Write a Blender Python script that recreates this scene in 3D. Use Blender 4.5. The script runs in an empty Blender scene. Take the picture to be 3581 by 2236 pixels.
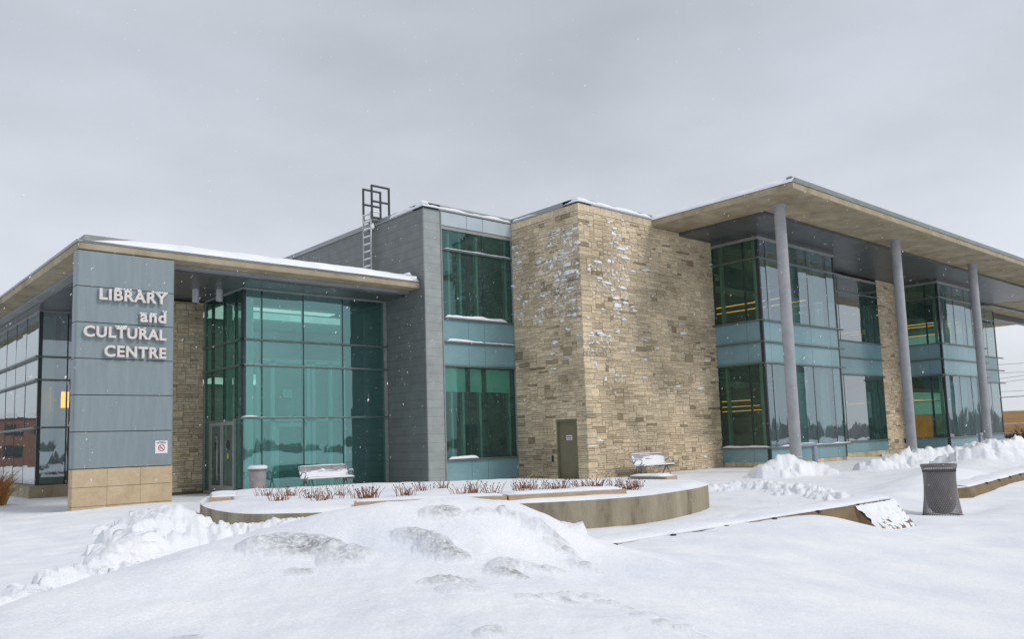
import bpy, bmesh, math, random
import numpy as np
from mathutils import Vector, Matrix
random.seed(7); np.random.seed(7)
R_ = random.Random(11)
sc = bpy.context.scene
COL = sc.collection

# ------------------------------------------------------------------ materials
def new_mat(name):
    m = bpy.data.materials.new(name); m.use_nodes = True
    nt = m.node_tree; nt.nodes.clear()
    out = nt.nodes.new('ShaderNodeOutputMaterial')
    return m, nt, out
def N(nt, t, **kw):
    n = nt.nodes.new(t)
    for k, v in kw.items():
        if k in n.inputs: n.inputs[k].default_value = v
        else: setattr(n, k, v)
    return n
def L(nt, a, b): nt.links.new(a, b)
def ramp(nt, fac, stops):
    r = nt.nodes.new('ShaderNodeValToRGB'); e = r.color_ramp.elements
    while len(e) < len(stops): e.new(0.5)
    for el, (p, c) in zip(e, stops):
        el.position = p; el.color = (*c, 1) if len(c) == 3 else c
    L(nt, fac, r.inputs[0]); return r
def noise_mat(name, c1, c2, scale=3.0, rough=0.7, metal=0.0, bump=0.0, bscale=40, detail=6, streak=None, c3=None, spec=0.5, grain=0.0):
    m, nt, out = new_mat(name)
    b = N(nt, 'ShaderNodeBsdfPrincipled'); L(nt, b.outputs[0], out.inputs[0])
    b.inputs['Roughness'].default_value = rough; b.inputs['Metallic'].default_value = metal
    b.inputs['Specular IOR Level'].default_value = spec
    tc = N(nt, 'ShaderNodeTexCoord'); n = N(nt, 'ShaderNodeTexNoise'); n.inputs['Scale'].default_value = scale; n.inputs['Detail'].default_value = detail
    n.inputs['Roughness'].default_value = 0.65
    src = tc.outputs['Object']
    if streak:
        mp = N(nt, 'ShaderNodeMapping'); mp.inputs['Scale'].default_value = streak; L(nt, src, mp.inputs[0]); L(nt, mp.outputs[0], n.inputs['Vector'])
    else: L(nt, src, n.inputs['Vector'])
    st = [(0.3, c1), (0.7, c2)]
    if c3: st = [(0.28, c3), (0.42, c1), (0.7, c2)]
    r = ramp(nt, n.outputs[0], st); col = r.outputs[0]
    if grain:
        g = N(nt, 'ShaderNodeTexNoise'); g.inputs['Scale'].default_value = 130; g.inputs['Detail'].default_value = 2; L(nt, src, g.inputs['Vector'])
        mm = N(nt, 'ShaderNodeMapRange'); mm.inputs[1].default_value = .3; mm.inputs[2].default_value = .7; mm.inputs[3].default_value = 1 - grain; mm.inputs[4].default_value = 1 + grain
        L(nt, g.outputs[0], mm.inputs[0])
        mx = N(nt, 'ShaderNodeMix', data_type='RGBA', blend_type='MULTIPLY'); mx.inputs[0].default_value = 1
        L(nt, col, mx.inputs[6]); L(nt, mm.outputs[0], mx.inputs[7]); col = mx.outputs[2]
    L(nt, col, b.inputs['Base Color'])
    if bump:
        n2 = N(nt, 'ShaderNodeTexNoise'); n2.inputs['Scale'].default_value = bscale; n2.inputs['Detail'].default_value = 5; L(nt, src, n2.inputs['Vector'])
        bp = N(nt, 'ShaderNodeBump'); bp.inputs['Strength'].default_value = bump; bp.inputs['Distance'].default_value = 0.02
        L(nt, n2.outputs[0], bp.inputs['Height']); L(nt, bp.outputs[0], b.inputs['Normal'])
    return m
def snow_mat(name, dirt_shade=False):
    m, nt, out = new_mat(name)
    b = N(nt, 'ShaderNodeBsdfPrincipled'); L(nt, b.outputs[0], out.inputs[0])
    b.inputs['Roughness'].default_value = 0.75; b.inputs['Specular IOR Level'].default_value = 0.25
    tc = N(nt, 'ShaderNodeTexCoord')
    n = N(nt, 'ShaderNodeTexNoise'); n.inputs['Scale'].default_value = 1.3; n.inputs['Detail'].default_value = 8; L(nt, tc.outputs['Object'], n.inputs['Vector'])
    r = ramp(nt, n.outputs[0], [(0.3, (.76, .795, .87)), (0.65, (.89, .90, .93))])
    g = N(nt, 'ShaderNodeTexNoise'); g.inputs['Scale'].default_value = 55; g.inputs['Detail'].default_value = 3; L(nt, tc.outputs['Object'], g.inputs['Vector'])
    gm = N(nt, 'ShaderNodeMapRange'); gm.inputs[1].default_value = .3; gm.inputs[2].default_value = .7; gm.inputs[3].default_value = .93; gm.inputs[4].default_value = 1.05; L(nt, g.outputs[0], gm.inputs[0])
    mx = N(nt, 'ShaderNodeMix', data_type='RGBA', blend_type='MULTIPLY'); mx.inputs[0].default_value = 1
    L(nt, r.outputs[0], mx.inputs[6]); L(nt, gm.outputs[0], mx.inputs[7]); col = mx.outputs[2]
    if dirt_shade:
        at = N(nt, 'ShaderNodeAttribute', attribute_name='dirt_shade')
        dn = N(nt, 'ShaderNodeTexNoise'); dn.inputs['Scale'].default_value = 24; dn.inputs['Detail'].default_value = 9; dn.inputs['Roughness'].default_value = .7; L(nt, tc.outputs['Object'], dn.inputs['Vector'])
        dm = N(nt, 'ShaderNodeMapRange'); dm.inputs[1].default_value = .34; dm.inputs[2].default_value = .62; L(nt, dn.outputs[0], dm.inputs[0])
        mu = N(nt, 'ShaderNodeMath', operation='MULTIPLY'); L(nt, at.outputs['Fac'], mu.inputs[0]); L(nt, dm.outputs[0], mu.inputs[1])
        mu2 = N(nt, 'ShaderNodeMath', operation='MULTIPLY'); mu2.use_clamp = True; L(nt, mu.outputs[0], mu2.inputs[0]); mu2.inputs[1].default_value = 1.0
        m2 = N(nt, 'ShaderNodeMix', data_type='RGBA'); L(nt, mu2.outputs[0], m2.inputs[0]); L(nt, col, m2.inputs[6]); m2.inputs[7].default_value = (.27, .268, .262, 1); col = m2.outputs[2]
    L(nt, col, b.inputs['Base Color'])
    n2 = N(nt, 'ShaderNodeTexNoise'); n2.inputs['Scale'].default_value = 22; n2.inputs['Detail'].default_value = 8; n2.inputs['Roughness'].default_value = .7; L(nt, tc.outputs['Object'], n2.inputs['Vector'])
    bp = N(nt, 'ShaderNodeBump'); bp.inputs['Strength'].default_value = .55; bp.inputs['Distance'].default_value = 0.02
    L(nt, n2.outputs[0], bp.inputs['Height']); L(nt, bp.outputs[0], b.inputs['Normal'])
    return m
def glass_mat(name, tint, refl_tint=(.8, .95, 1), base=0.10, ior=1.55):
    m, nt, out = new_mat(name)
    tr = N(nt, 'ShaderNodeBsdfTransparent'); tr.inputs[0].default_value = (*tint, 1)
    gl = N(nt, 'ShaderNodeBsdfGlossy'); gl.inputs['Color'].default_value = (*refl_tint, 1); gl.inputs['Roughness'].default_value = 0.015
    tc = N(nt, 'ShaderNodeTexCoord'); n = N(nt, 'ShaderNodeTexNoise'); n.inputs['Scale'].default_value = .7; n.inputs['Detail'].default_value = 2; L(nt, tc.outputs['Object'], n.inputs['Vector'])
    bp = N(nt, 'ShaderNodeBump'); bp.inputs['Strength'].default_value = .12; bp.inputs['Distance'].default_value = .03; L(nt, n.outputs[0], bp.inputs['Height']); L(nt, bp.outputs[0], gl.inputs['Normal'])
    fr = N(nt, 'ShaderNodeFresnel'); fr.inputs[0].default_value = ior
    ma = N(nt, 'ShaderNodeMapRange'); ma.inputs[3].default_value = base; ma.inputs[4].default_value = 1.0; L(nt, fr.outputs[0], ma.inputs[0])
    mx = N(nt, 'ShaderNodeMixShader'); L(nt, ma.outputs[0], mx.inputs[0]); L(nt, tr.outputs[0], mx.inputs[1]); L(nt, gl.outputs[0], mx.inputs[2])
    # a faint even teal diffuse layer over the pane
    df = N(nt, 'ShaderNodeBsdfDiffuse'); df.inputs[0].default_value = (.25, .48, .46, 1)
    m2 = N(nt, 'ShaderNodeMixShader'); m2.inputs[0].default_value = .06; L(nt, mx.outputs[0], m2.inputs[1]); L(nt, df.outputs[0], m2.inputs[2])
    L(nt, m2.outputs[0], out.inputs[0]); return m
def emit_mat(name, c, s):
    m, nt, out = new_mat(name); e = N(nt, 'ShaderNodeEmission'); e.inputs[0].default_value = (*c, 1)
    tc = N(nt, 'ShaderNodeTexCoord'); n = N(nt, 'ShaderNodeTexNoise'); n.inputs['Scale'].default_value = 1.5; L(nt, tc.outputs['Object'], n.inputs['Vector'])
    mr = N(nt, 'ShaderNodeMapRange'); mr.inputs[3].default_value = s * .7; mr.inputs[4].default_value = s * 1.3; L(nt, n.outputs[0], mr.inputs[0]); L(nt, mr.outputs[0], e.inputs[1])
    L(nt, e.outputs[0], out.inputs[0]); return m
def clad_mat(name, c1, c2, w, h, mortar=.012, joint=(.03, .032, .034), rough=.5, metal=0.0, bias=.5, horiz=False):
    """panel cladding: staggered joints in the wall's own plane"""
    m, nt, out = new_mat(name); b = N(nt, 'ShaderNodeBsdfPrincipled'); L(nt, b.outputs[0], out.inputs[0])
    b.inputs['Roughness'].default_value = rough; b.inputs['Metallic'].default_value = metal
    tc = N(nt, 'ShaderNodeTexCoord'); sp = N(nt, 'ShaderNodeSeparateXYZ'); L(nt, tc.outputs['Object'], sp.inputs[0])
    cb = N(nt, 'ShaderNodeCombineXYZ')
    if horiz: L(nt, sp.outputs[0], cb.inputs[0]); L(nt, sp.outputs[1], cb.inputs[1])
    else:
        ad = N(nt, 'ShaderNodeMath', operation='ADD'); L(nt, sp.outputs[0], ad.inputs[0]); L(nt, sp.outputs[1], ad.inputs[1])
        L(nt, ad.outputs[0], cb.inputs[0]); L(nt, sp.outputs[2], cb.inputs[1])
    br = N(nt, 'ShaderNodeTexBrick'); L(nt, cb.outputs[0], br.inputs['Vector'])
    br.inputs['Color1'].default_value = (*c1, 1); br.inputs['Color2'].default_value = (*c2, 1); br.inputs['Mortar'].default_value = (*joint, 1)
    br.inputs['Scale'].default_value = 1; br.inputs['Mortar Size'].default_value = mortar; br.inputs['Mortar Smooth'].default_value = .3
    br.inputs['Brick Width'].default_value = w; br.inputs['Row Height'].default_value = h; br.offset = bias
    g = N(nt, 'ShaderNodeTexNoise'); g.inputs['Scale'].default_value = 2.2; g.inputs['Detail'].default_value = 8; L(nt, tc.outputs['Object'], g.inputs['Vector'])
    gm = N(nt, 'ShaderNodeMapRange'); gm.inputs[1].default_value = .3; gm.inputs[2].default_value = .7; gm.inputs[3].default_value = .88; gm.inputs[4].default_value = 1.1; L(nt, g.outputs[0], gm.inputs[0])
    mx = N(nt, 'ShaderNodeMix', data_type='RGBA', blend_type='MULTIPLY'); mx.inputs[0].default_value = 1
    L(nt, br.outputs[0], mx.inputs[6]); L(nt, gm.outputs[0], mx.inputs[7]); L(nt, mx.outputs[2], b.inputs['Base Color'])
    return m
def stone_mat():
    m, nt, out = new_mat('limestone_ashlar'); b = N(nt, 'ShaderNodeBsdfPrincipled'); L(nt, b.outputs[0], out.inputs[0]); b.inputs['Roughness'].default_value = .85
    b.inputs['Specular IOR Level'].default_value = .25
    at = N(nt, 'ShaderNodeAttribute', attribute_name='tone'); tc = N(nt, 'ShaderNodeTexCoord')
    r = ramp(nt, at.outputs['Fac'], [(0, (.24, .19, .115)), (.2, (.46, .375, .25)), (.55, (.64, .53, .37)), (.85, (.73, .61, .44)), (1, (.75, .60, .39))])
    n = N(nt, 'ShaderNodeTexNoise'); n.inputs['Scale'].default_value = 9; n.inputs['Detail'].default_value = 9; n.inputs['Roughness'].default_value = .75; L(nt, tc.outputs['Object'], n.inputs['Vector'])
    mr = N(nt, 'ShaderNodeMapRange'); mr.inputs[1].default_value = .32; mr.inputs[2].default_value = .62; mr.inputs[3].default_value = .66; mr.inputs[4].default_value = 1.10; L(nt, n.outputs[0], mr.inputs[0])
    n3 = N(nt, 'ShaderNodeTexNoise'); n3.inputs['Scale'].default_value = .55; n3.inputs['Detail'].default_value = 5; L(nt, tc.outputs['Object'], n3.inputs['Vector'])
    m3 = N(nt, 'ShaderNodeMapRange'); m3.inputs[1].default_value = .35; m3.inputs[2].default_value = .6; m3.inputs[3].default_value = .74; m3.inputs[4].default_value = 1.08; L(nt, n3.outputs[0], m3.inputs[0])
    mu = N(nt, 'ShaderNodeMath', operation='MULTIPLY'); L(nt, mr.outputs[0], mu.inputs[0]); L(nt, m3.outputs[0], mu.inputs[1])
    mx = N(nt, 'ShaderNodeMix', data_type='RGBA', blend_type='MULTIPLY'); mx.inputs[0].default_value = 1
    L(nt, r.outputs[0], mx.inputs[6]); L(nt, mu.outputs[0], mx.inputs[7]); L(nt, mx.outputs[2], b.inputs['Base Color'])
    # wind-blown frost caught on the rough faces
    fa = N(nt, 'ShaderNodeAttribute', attribute_name='frost'); fn_ = N(nt, 'ShaderNodeTexNoise'); fn_.inputs['Scale'].default_value = 9; fn_.inputs['Detail'].default_value = 10; fn_.inputs['Roughness'].default_value = .72; L(nt, tc.outputs['Object'], fn_.inputs['Vector'])
    ad = N(nt, 'ShaderNodeMath', operation='ADD'); L(nt, fn_.outputs[0], ad.inputs[0]); L(nt, fa.outputs['Fac'], ad.inputs[1])
    fm = N(nt, 'ShaderNodeMapRange'); fm.inputs[1].default_value = .74; fm.inputs[2].default_value = .88; L(nt, ad.outputs[0], fm.inputs[0])
    fx = N(nt, 'ShaderNodeMix', data_type='RGBA'); L(nt, fm.outputs[0], fx.inputs[0]); L(nt, mx.outputs[2], fx.inputs[6]); fx.inputs[7].default_value = (.84, .85, .88, 1); L(nt, fx.outputs[2], b.inputs['Base Color'])
    bp = N(nt, 'ShaderNodeBump'); bp.inputs['Strength'].default_value = .5; bp.inputs['Distance'].default_value = .03; L(nt, n.outputs[0], bp.inputs['Height']); L(nt, bp.outputs[0], b.inputs['Normal'])
    return m
M = {}
M['snow'] = snow_mat('fresh_snow'); M['ground'] = snow_mat('ground_snow', True)
M['stone'] = stone_mat()
M['mortar'] = noise_mat('mortar', (.13, .105, .062), (.20, .16, .10), 8, .95)
M['concrete'] = noise_mat('tan_concrete', (.32, .265, .18), (.44, .38, .275), 1.2, .85, bump=.2, bscale=20, streak=(1, 1, .5), c3=(.22, .175, .10), grain=.10)
M['soffit_tan'] = noise_mat('tan_soffit', (.28, .232, .15), (.43, .367, .25), .9, .85, bump=.2, bscale=14, c3=(.19, .15, .09), grain=.08)
M['planter'] = noise_mat('stained_concrete', (.25, .215, .15), (.40, .355, .265), 1.6, .9, bump=.4, bscale=18, streak=(1.3, 1.3, .35), c3=(.10, .085, .05), grain=.12)
M['granite'] = noise_mat('tan_granite', (.42, .32, .20), (.55, .44, .29), 3.5, .7, bump=.1, bscale=60, grain=.16)
M['seat'] = noise_mat('tan_seat_stone', (.36, .265, .165), (.48, .37, .25), 2.5, .7, bump=.2, bscale=30, streak=(.6, 3, 8))
M['brownwall'] = noise_mat('brown_wet_concrete', (.13, .088, .042), (.25, .175, .095), 3, .8, bump=.3, bscale=25, grain=.12)
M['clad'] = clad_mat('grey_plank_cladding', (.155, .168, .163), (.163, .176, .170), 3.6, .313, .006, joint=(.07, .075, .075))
M['clad_lit'] = clad_mat('grey_plank_cladding_lit', (.30, .33, .325), (.31, .34, .335), 40, .313, .005, joint=(.16, .17, .17))  # same cladding as the side wall, stronger light painted into its colour
M['sign'] = noise_mat('blue_grey_metal_panel', (.20, .25, .27), (.245, .30, .32), 2.2, .45, streak=(3, 3, .4), metal=.1, spec=.4, grain=.10)
M['dark'] = noise_mat('near_black_matte', (.02, .022, .025), (.04, .042, .046), 4, .8)  # near-black colour shared by pylon core, lens, decals and print
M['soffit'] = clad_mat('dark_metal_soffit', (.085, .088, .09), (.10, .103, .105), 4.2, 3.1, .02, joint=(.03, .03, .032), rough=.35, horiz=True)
M['fascia'] = noise_mat('grey_green_metal_flashing', (.20, .225, .215), (.28, .30, .285), 2, .45, metal=.3)
M['fascia_grey'] = noise_mat('grey_metal_coping', (.25, .27, .28), (.34, .36, .37), 2, .45, metal=.2, streak=(.5, .5, 6))
M['frame'] = noise_mat('dark_mullion', (.015, .022, .028), (.03, .04, .045), 6, .4)
M['fin'] = noise_mat('grey_green_transom', (.10, .135, .13), (.16, .20, .19), 6, .35, metal=.3)
M['framelight'] = noise_mat('grey_aluminium_frame', (.25, .265, .255), (.34, .35, .33), 5, .45, metal=.2)
M['spandrel'] = noise_mat('teal_spandrel_glass', (.155, .285, .32), (.205, .35, .38), .8, .18, spec=.7, grain=.05)
M['paleblue'] = noise_mat('pale_blue_metal_panel', (.38, .46, .51), (.46, .53, .57), 1, .4, spec=.4, grain=.05)
M['column'] = noise_mat('grey_painted_column', (.29, .295, .315), (.38, .385, .405), 2, .55, bump=.08, bscale=60, grain=.06)
M['hoop'] = noise_mat('blue_grey_painted_steel', (.22, .26, .34), (.28, .32, .40), 3, .45)
M['glass'] = glass_mat('teal_glass', (.34, .60, .54), (.80, .92, 1), base=.24, ior=1.75)
M['glasslobby'] = glass_mat('lobby_glass', (.42, .84, .76), (.44, .80, .80), base=.27, ior=1.55)
M['glassgreen'] = glass_mat('green_glass', (.42, .58, .44), (.50, .85, .75), base=.05, ior=1.5)
M['glassentry'] = glass_mat('entrance_side_glass', (.36, .72, .60), (.48, .80, .78), base=.12, ior=1.5)
M['glassmirror'] = glass_mat('reflective_glass', (.22, .36, .38), (.93, .98, 1), base=.34, ior=1.7)
M['doorglass'] = glass_mat('clear_door_glass', (.55, .7, .62), base=.05, ior=1.5)
M['servicedoor'] = noise_mat('olive_painted_door', (.165, .155, .095), (.20, .188, .118), 2, .6, grain=.05)
M['white'] = noise_mat('white_painted_wall', (.62, .66, .64), (.72, .75, .73), 1, .7)
M['blind'] = noise_mat('pale_roller_blind', (.82, .88, .84), (.88, .93, .9), .9, .8, streak=(1, 1, .3))
M['blindgrey'] = noise_mat('grey_white_bulkhead', (.42, .44, .42), (.5, .52, .5), 1, .7)
M['interior'] = noise_mat('interior_grey_wall', (.30, .32, .30), (.40, .42, .39), .7, .8)
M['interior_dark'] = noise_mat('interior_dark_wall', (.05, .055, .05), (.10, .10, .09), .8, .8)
M['floor_in'] = noise_mat('interior_floor', (.16, .14, .11), (.22, .20, .16), 1, .5)
M['wood'] = noise_mat('warm_wood_panel', (.30, .19, .06), (.42, .27, .09), 1.4, .5, streak=(1, 1, 6))
M['shelf'] = noise_mat('dark_bookshelf', (.06, .05, .04), (.14, .12, .10), 18, .7)
M['strip'] = emit_mat('warm_strip_light', (1, .40, .06), 1.7)
M['cool'] = emit_mat('cool_band_glow', (.85, 1, .95), .55)  # emission painted in for the bright bulkhead band, no lamp there
M['lobbyfill'] = emit_mat('lobby_fill_glow', (1, .98, .94), .75)  # emission for panels added to fill the lobby with light
M['lamp'] = emit_mat('orange_wall_lamp', (1, .27, .0), 5.5)
M['yellowwall'] = emit_mat('yellow_lit_panel', (1, .33, .01), .34)
M['warmroom'] = emit_mat('warm_lit_ceiling', (1, .42, .03), .9)
M['letter'] = noise_mat('off_white_letter', (.62, .58, .55), (.70, .66, .63), 8, .45)
M['bin'] = noise_mat('taupe_steel', (.13, .115, .11), (.19, .17, .165), 5, .55)
M['binlight'] = noise_mat('grey_taupe_steel', (.24, .22, .225), (.32, .30, .305), 5, .5)
M['black'] = noise_mat('black_steel', (.015, .017, .02), (.035, .037, .042), 6, .5)
M['bench'] = noise_mat('grey_purple_bench_steel', (.20, .17, .20), (.28, .25, .28), 5, .45)
M['galv'] = noise_mat('galvanised_steel', (.42, .45, .46), (.55, .57, .58), 8, .4, metal=.3)
M['plant'] = noise_mat('dry_red_brown_stems', (.13, .055, .035), (.36, .17, .10), 9, .9)
M['drygrass'] = noise_mat('dry_orange_grass', (.30, .13, .03), (.48, .24, .07), 5, .9)
M['seed'] = noise_mat('dark_seed_heads', (.05, .02, .015), (.10, .04, .03), 20, .9)
M['twig'] = noise_mat('dark_red_twigs', (.05, .022, .024), (.11, .05, .045), 6, .9)
M['platewhite'] = noise_mat('white_plate', (.72, .70, .71), (.80, .79, .79), 4, .5)
M['red'] = noise_mat('red_paint', (.52, .02, .05), (.60, .04, .08), 4, .5)
M['yellow'] = noise_mat('yellow_sticker', (.62, .48, .02), (.7, .55, .03), 4, .5)
M['tanbuilding'] = noise_mat('tan_cladding_far', (.40, .23, .10), (.50, .30, .14), .35, .85, streak=(1, 1, 3))
M['brick'] = clad_mat('red_brown_brick', (.17, .065, .045), (.22, .085, .055), .22, .075, .008, joint=(.2, .16, .13), rough=.9)
M['slate'] = noise_mat('snowy_roof', (.55, .57, .6), (.75, .77, .8), .8, .8)
M['farwood'] = noise_mat('far_hazed_wood', (.26, .24, .23), (.42, .40, .40), .25, .95, streak=(1, 1, .3))  # paled to carry snowfall haze in the colour
M['wire'] = noise_mat('power_cable', (.07, .07, .08), (.10, .10, .11), 1, .7)

# ------------------------------------------------------------------ object helpers
def tag(o, label=None, cat=None, group=None, kind=None):
    if label: o['label'] = label
    if cat: o['category'] = cat
    if group: o['group'] = group
    if kind: o['kind'] = kind
    return o
def empty(name, loc=(0, 0, 0), rz=0, **kw):
    o = bpy.data.objects.new(name, None); COL.objects.link(o); o.location = loc; o.rotation_euler[2] = rz
    o.empty_display_size = .3
    return tag(o, **kw)
def _sub0(g):
    """an intermediate holder sits at the scene origin: its parent's offset is undone, so its children need none"""
    g['_zero'] = 1
class MB:
    def __init__(s): s.v = []; s.f = []; s.t = []; s.cur = .5
    def face(s, pts):
        i = len(s.v); s.v += [tuple(p) for p in pts]; s.f.append(tuple(range(i, i + len(pts)))); s.t.append(s.cur)
    def add(s, vs, fs):
        i = len(s.v); s.v += [tuple(p) for p in vs]
        for f in fs: s.f.append(tuple(i + k for k in f)); s.t.append(s.cur)
    def box(s, x0, x1, y0, y1, z0, z1):
        x0, x1 = min(x0, x1), max(x0, x1); y0, y1 = min(y0, y1), max(y0, y1); z0, z1 = min(z0, z1), max(z0, z1)
        vs = [(x0, y0, z0), (x1, y0, z0), (x1, y1, z0), (x0, y1, z0), (x0, y0, z1), (x1, y0, z1), (x1, y1, z1), (x0, y1, z1)]
        s.add(vs, [(0, 3, 2, 1), (4, 5, 6, 7), (0, 1, 5, 4), (1, 2, 6, 5), (2, 3, 7, 6), (3, 0, 4, 7)]); return s
    def prism(s, poly, z0, z1):
        n = len(poly); vs = [(p[0], p[1], z0) for p in poly] + [(p[0], p[1], z1) for p in poly]
        fs = [tuple(reversed(range(n))), tuple(range(n, 2 * n))] + [(i, (i + 1) % n, n + (i + 1) % n, n + i) for i in range(n)]
        s.add(vs, fs); return s
    def tube(s, pts, r, n=8, cap=True, radii=None):
        pts = [Vector(p) for p in pts]; rings = []; up = Vector((0, 0, 1))
        for i, p in enumerate(pts):
            d = (pts[min(i + 1, len(pts) - 1)] - pts[max(i - 1, 0)]).normalized()
            a = d.cross(up if abs(d.z) < .95 else Vector((1, 0, 0))).normalized(); b = a.cross(d).normalized()
            rr = radii[i] if radii else r
            rings.append([p + (a * math.cos(2 * math.pi * k / n) + b * math.sin(2 * math.pi * k / n)) * rr for k in range(n)])
        vs = [q for rg in rings for q in rg]; fs = []
        for i in range(len(pts) - 1):
            for k in range(n): fs.append((i * n + k, i * n + (k + 1) % n, (i + 1) * n + (k + 1) % n, (i + 1) * n + k))
        if cap: fs.append(tuple(reversed(range(n)))); fs.append(tuple((len(pts) - 1) * n + k for k in range(n)))
        s.add(vs, fs); return s
    def lathe(s, cx, cy, prof, n=40, cap=False):
        vs = []; fs = []
        for r, z in prof:
            for k in range(n): vs.append((cx + r * math.cos(2 * math.pi * k / n), cy + r * math.sin(2 * math.pi * k / n), z))
        for i in range(len(prof) - 1):
            for k in range(n): fs.append((i * n + k, i * n + (k + 1) % n, (i + 1) * n + (k + 1) % n, (i + 1) * n + k))
        if cap: fs.append(tuple(reversed(range(n)))); fs.append(tuple((len(prof) - 1) * n + k for k in range(n)))
        s.add(vs, fs); return s
    def pieces(s):
        """indices of faces grouped into far-apart pieces"""
        n = len(s.v); par = list(range(n))
        def find(a):
            while par[a] != a: par[a] = par[par[a]]; a = par[a]
            return a
        for f in s.f:
            r = find(f[0])
            for k in f[1:]: par[find(k)] = r
        isl = {}
        for i in range(n): isl.setdefault(find(i), []).append(i)
        if len(isl) < 2 or len(isl) > 260: return None
        keys = list(isl); V = np.array(s.v); lo = np.array([V[isl[k]].min(0) for k in keys]); hi = np.array([V[isl[k]].max(0) for k in keys]); size = (hi - lo).max(1)
        gap = np.maximum(0, np.maximum(lo[:, None] - hi[None], lo[None] - hi[:, None])); near = np.sqrt((gap ** 2).sum(2)) <= np.maximum(.02, .5 * np.maximum(size[:, None], size[None]))
        g = list(range(len(keys)))
        def fg(a):
            while g[a] != a: a = g[a]
            return a
        for a, b in zip(*np.nonzero(np.triu(near, 1))): g[fg(int(b))] = fg(int(a))
        grp = {k: fg(i) for i, k in enumerate(keys)}; out = {}
        for fi, f in enumerate(s.f): out.setdefault(grp[find(f[0])], []).append(fi)
        return list(out.values()) if len(out) > 1 else None
    def build(s, name, mat, parent=None, smooth=False, bevel=0, tone=False, auto=False, **kw):
        if kw.get('kind') != 'stuff' and parent is not None:
            pc = s.pieces()
            if pc:
                pc.sort(key=lambda fl: -len(fl)); res = None
                for fl in pc:
                    m_ = MB(); mp = {}
                    for fi in fl:
                        f2 = []
                        for k in s.f[fi]:
                            if k not in mp: mp[k] = len(m_.v); m_.v.append(s.v[k])
                            f2.append(mp[k])
                        m_.f.append(tuple(f2)); m_.t.append(s.t[fi])
                    o = m_.build(name, mat, parent, smooth, bevel, tone, auto, **(kw if res is None else {}))
                    res = res or o
                return res
        me = bpy.data.meshes.new(name); me.from_pydata(s.v, [], s.f)
        if tone:
            a = me.attributes.new('tone', 'FLOAT', 'FACE'); a.data.foreach_set('value', s.t)
            if getattr(s, 'fr', None): a = me.attributes.new('frost', 'FLOAT', 'FACE'); a.data.foreach_set('value', s.fr)
        me.materials.append(M[mat] if isinstance(mat, str) else mat)
        if smooth: me.shade_smooth()
        me.update(); o = bpy.data.objects.new(name, me); COL.objects.link(o)
        if parent:
            o.parent = parent
            # geometry is authored in world space for unrotated parents with a location
            if parent.type == 'EMPTY' and parent.get('_world') and not parent.get('_zero'): o.location = -Vector(parent.location)
        if bevel:
            b = o.modifiers.new('bevel', 'BEVEL'); b.width = bevel; b.segments = 2; b.limit_method = 'ANGLE'
        kw.pop('world', None)
        return tag(o, **kw)

# value noise in numpy
def _h(ix, iy, s):
    n = (ix * 374761393 + iy * 668265263 + s * 974634777) & 0xffffffff
    n = ((n ^ (n >> 13)) * 1274126177) & 0xffffffff
    return ((n ^ (n >> 16)) & 0xffff) / 65535.0
def vnoise(x, y, s=0):
    ix = np.floor(x).astype(np.int64); iy = np.floor(y).astype(np.int64); fx = x - ix; fy = y - iy
    fx = fx * fx * fx * (fx * (fx * 6 - 15) + 10); fy = fy * fy * fy * (fy * (fy * 6 - 15) + 10)
    a = _h(ix, iy, s); b = _h(ix + 1, iy, s); c = _h(ix, iy + 1, s); d = _h(ix + 1, iy + 1, s)
    return (a + (b - a) * fx) * (1 - fy) + (c + (d - c) * fx) * fy - .5
def fbm(x, y, o=5, s=0, g=.5):
    t = 0; a = 1.0
    for i in range(o): t = t + a * vnoise(x, y, s + i); x = x * 2.03 + 3.1; y = y * 2.03 + 1.7; a *= g
    return t
def ridge(x, y, o=5, s=0):
    t = 0; a = 1.0
    for i in range(o): t = t + a * (1 - 4 * np.abs(vnoise(x, y, s + i))); x = x * 2.1 + 5; y = y * 2.1 + 9; a *= .55
    return t * .4

def snow_strip(mb, p0, p1, width, height, seed=0, taper=.15, rough=.35, dirv=None, gaps=0.0):
    """a roll of snow lying along p0-p1; width across (towards dirv), height up"""
    p0 = Vector(p0); p1 = Vector(p1); d = p1 - p0; Ln = d.length; n = max(6, int(Ln / .12)); d.normalize()
    c = Vector(dirv) if dirv else Vector((0, -1, 0)); K = 7; vs = []; fs = []
    for i in range(n + 1):
        t = i / n; q = p0 + d * (t * Ln)
        e = min(1, min(t, 1 - t) * Ln / taper) ** .5 if taper else 1
        nz = 1 + rough * 2 * float(fbm(np.array([t * Ln * 1.7 + seed * 7.3]), np.array([seed * 3.1]), 3, seed)[0])
        g = 1.0
        if gaps: g = min(1, max(.04, (float(vnoise(np.array([t * Ln * .45 + seed]), np.array([seed * 1.7]), 5)[0]) + .5 - gaps) * 5))
        for k in range(K):
            a = math.pi * k / (K - 1)
            vs.append(q + c * (width * .5 - math.cos(a) * width * .5 * (0.9 + .2 * nz * e)) + Vector((0, 0, 1)) * (math.sin(a) ** .7 * height * nz * e * g + .001))
    for i in range(n):
        for k in range(K - 1): fs.append((i * K + k, i * K + k + 1, (i + 1) * K + k + 1, (i + 1) * K + k))
        fs.append((i * K + K - 1, i * K, (i + 1) * K, (i + 1) * K + K - 1))
    mb.add(vs, fs)

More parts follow.
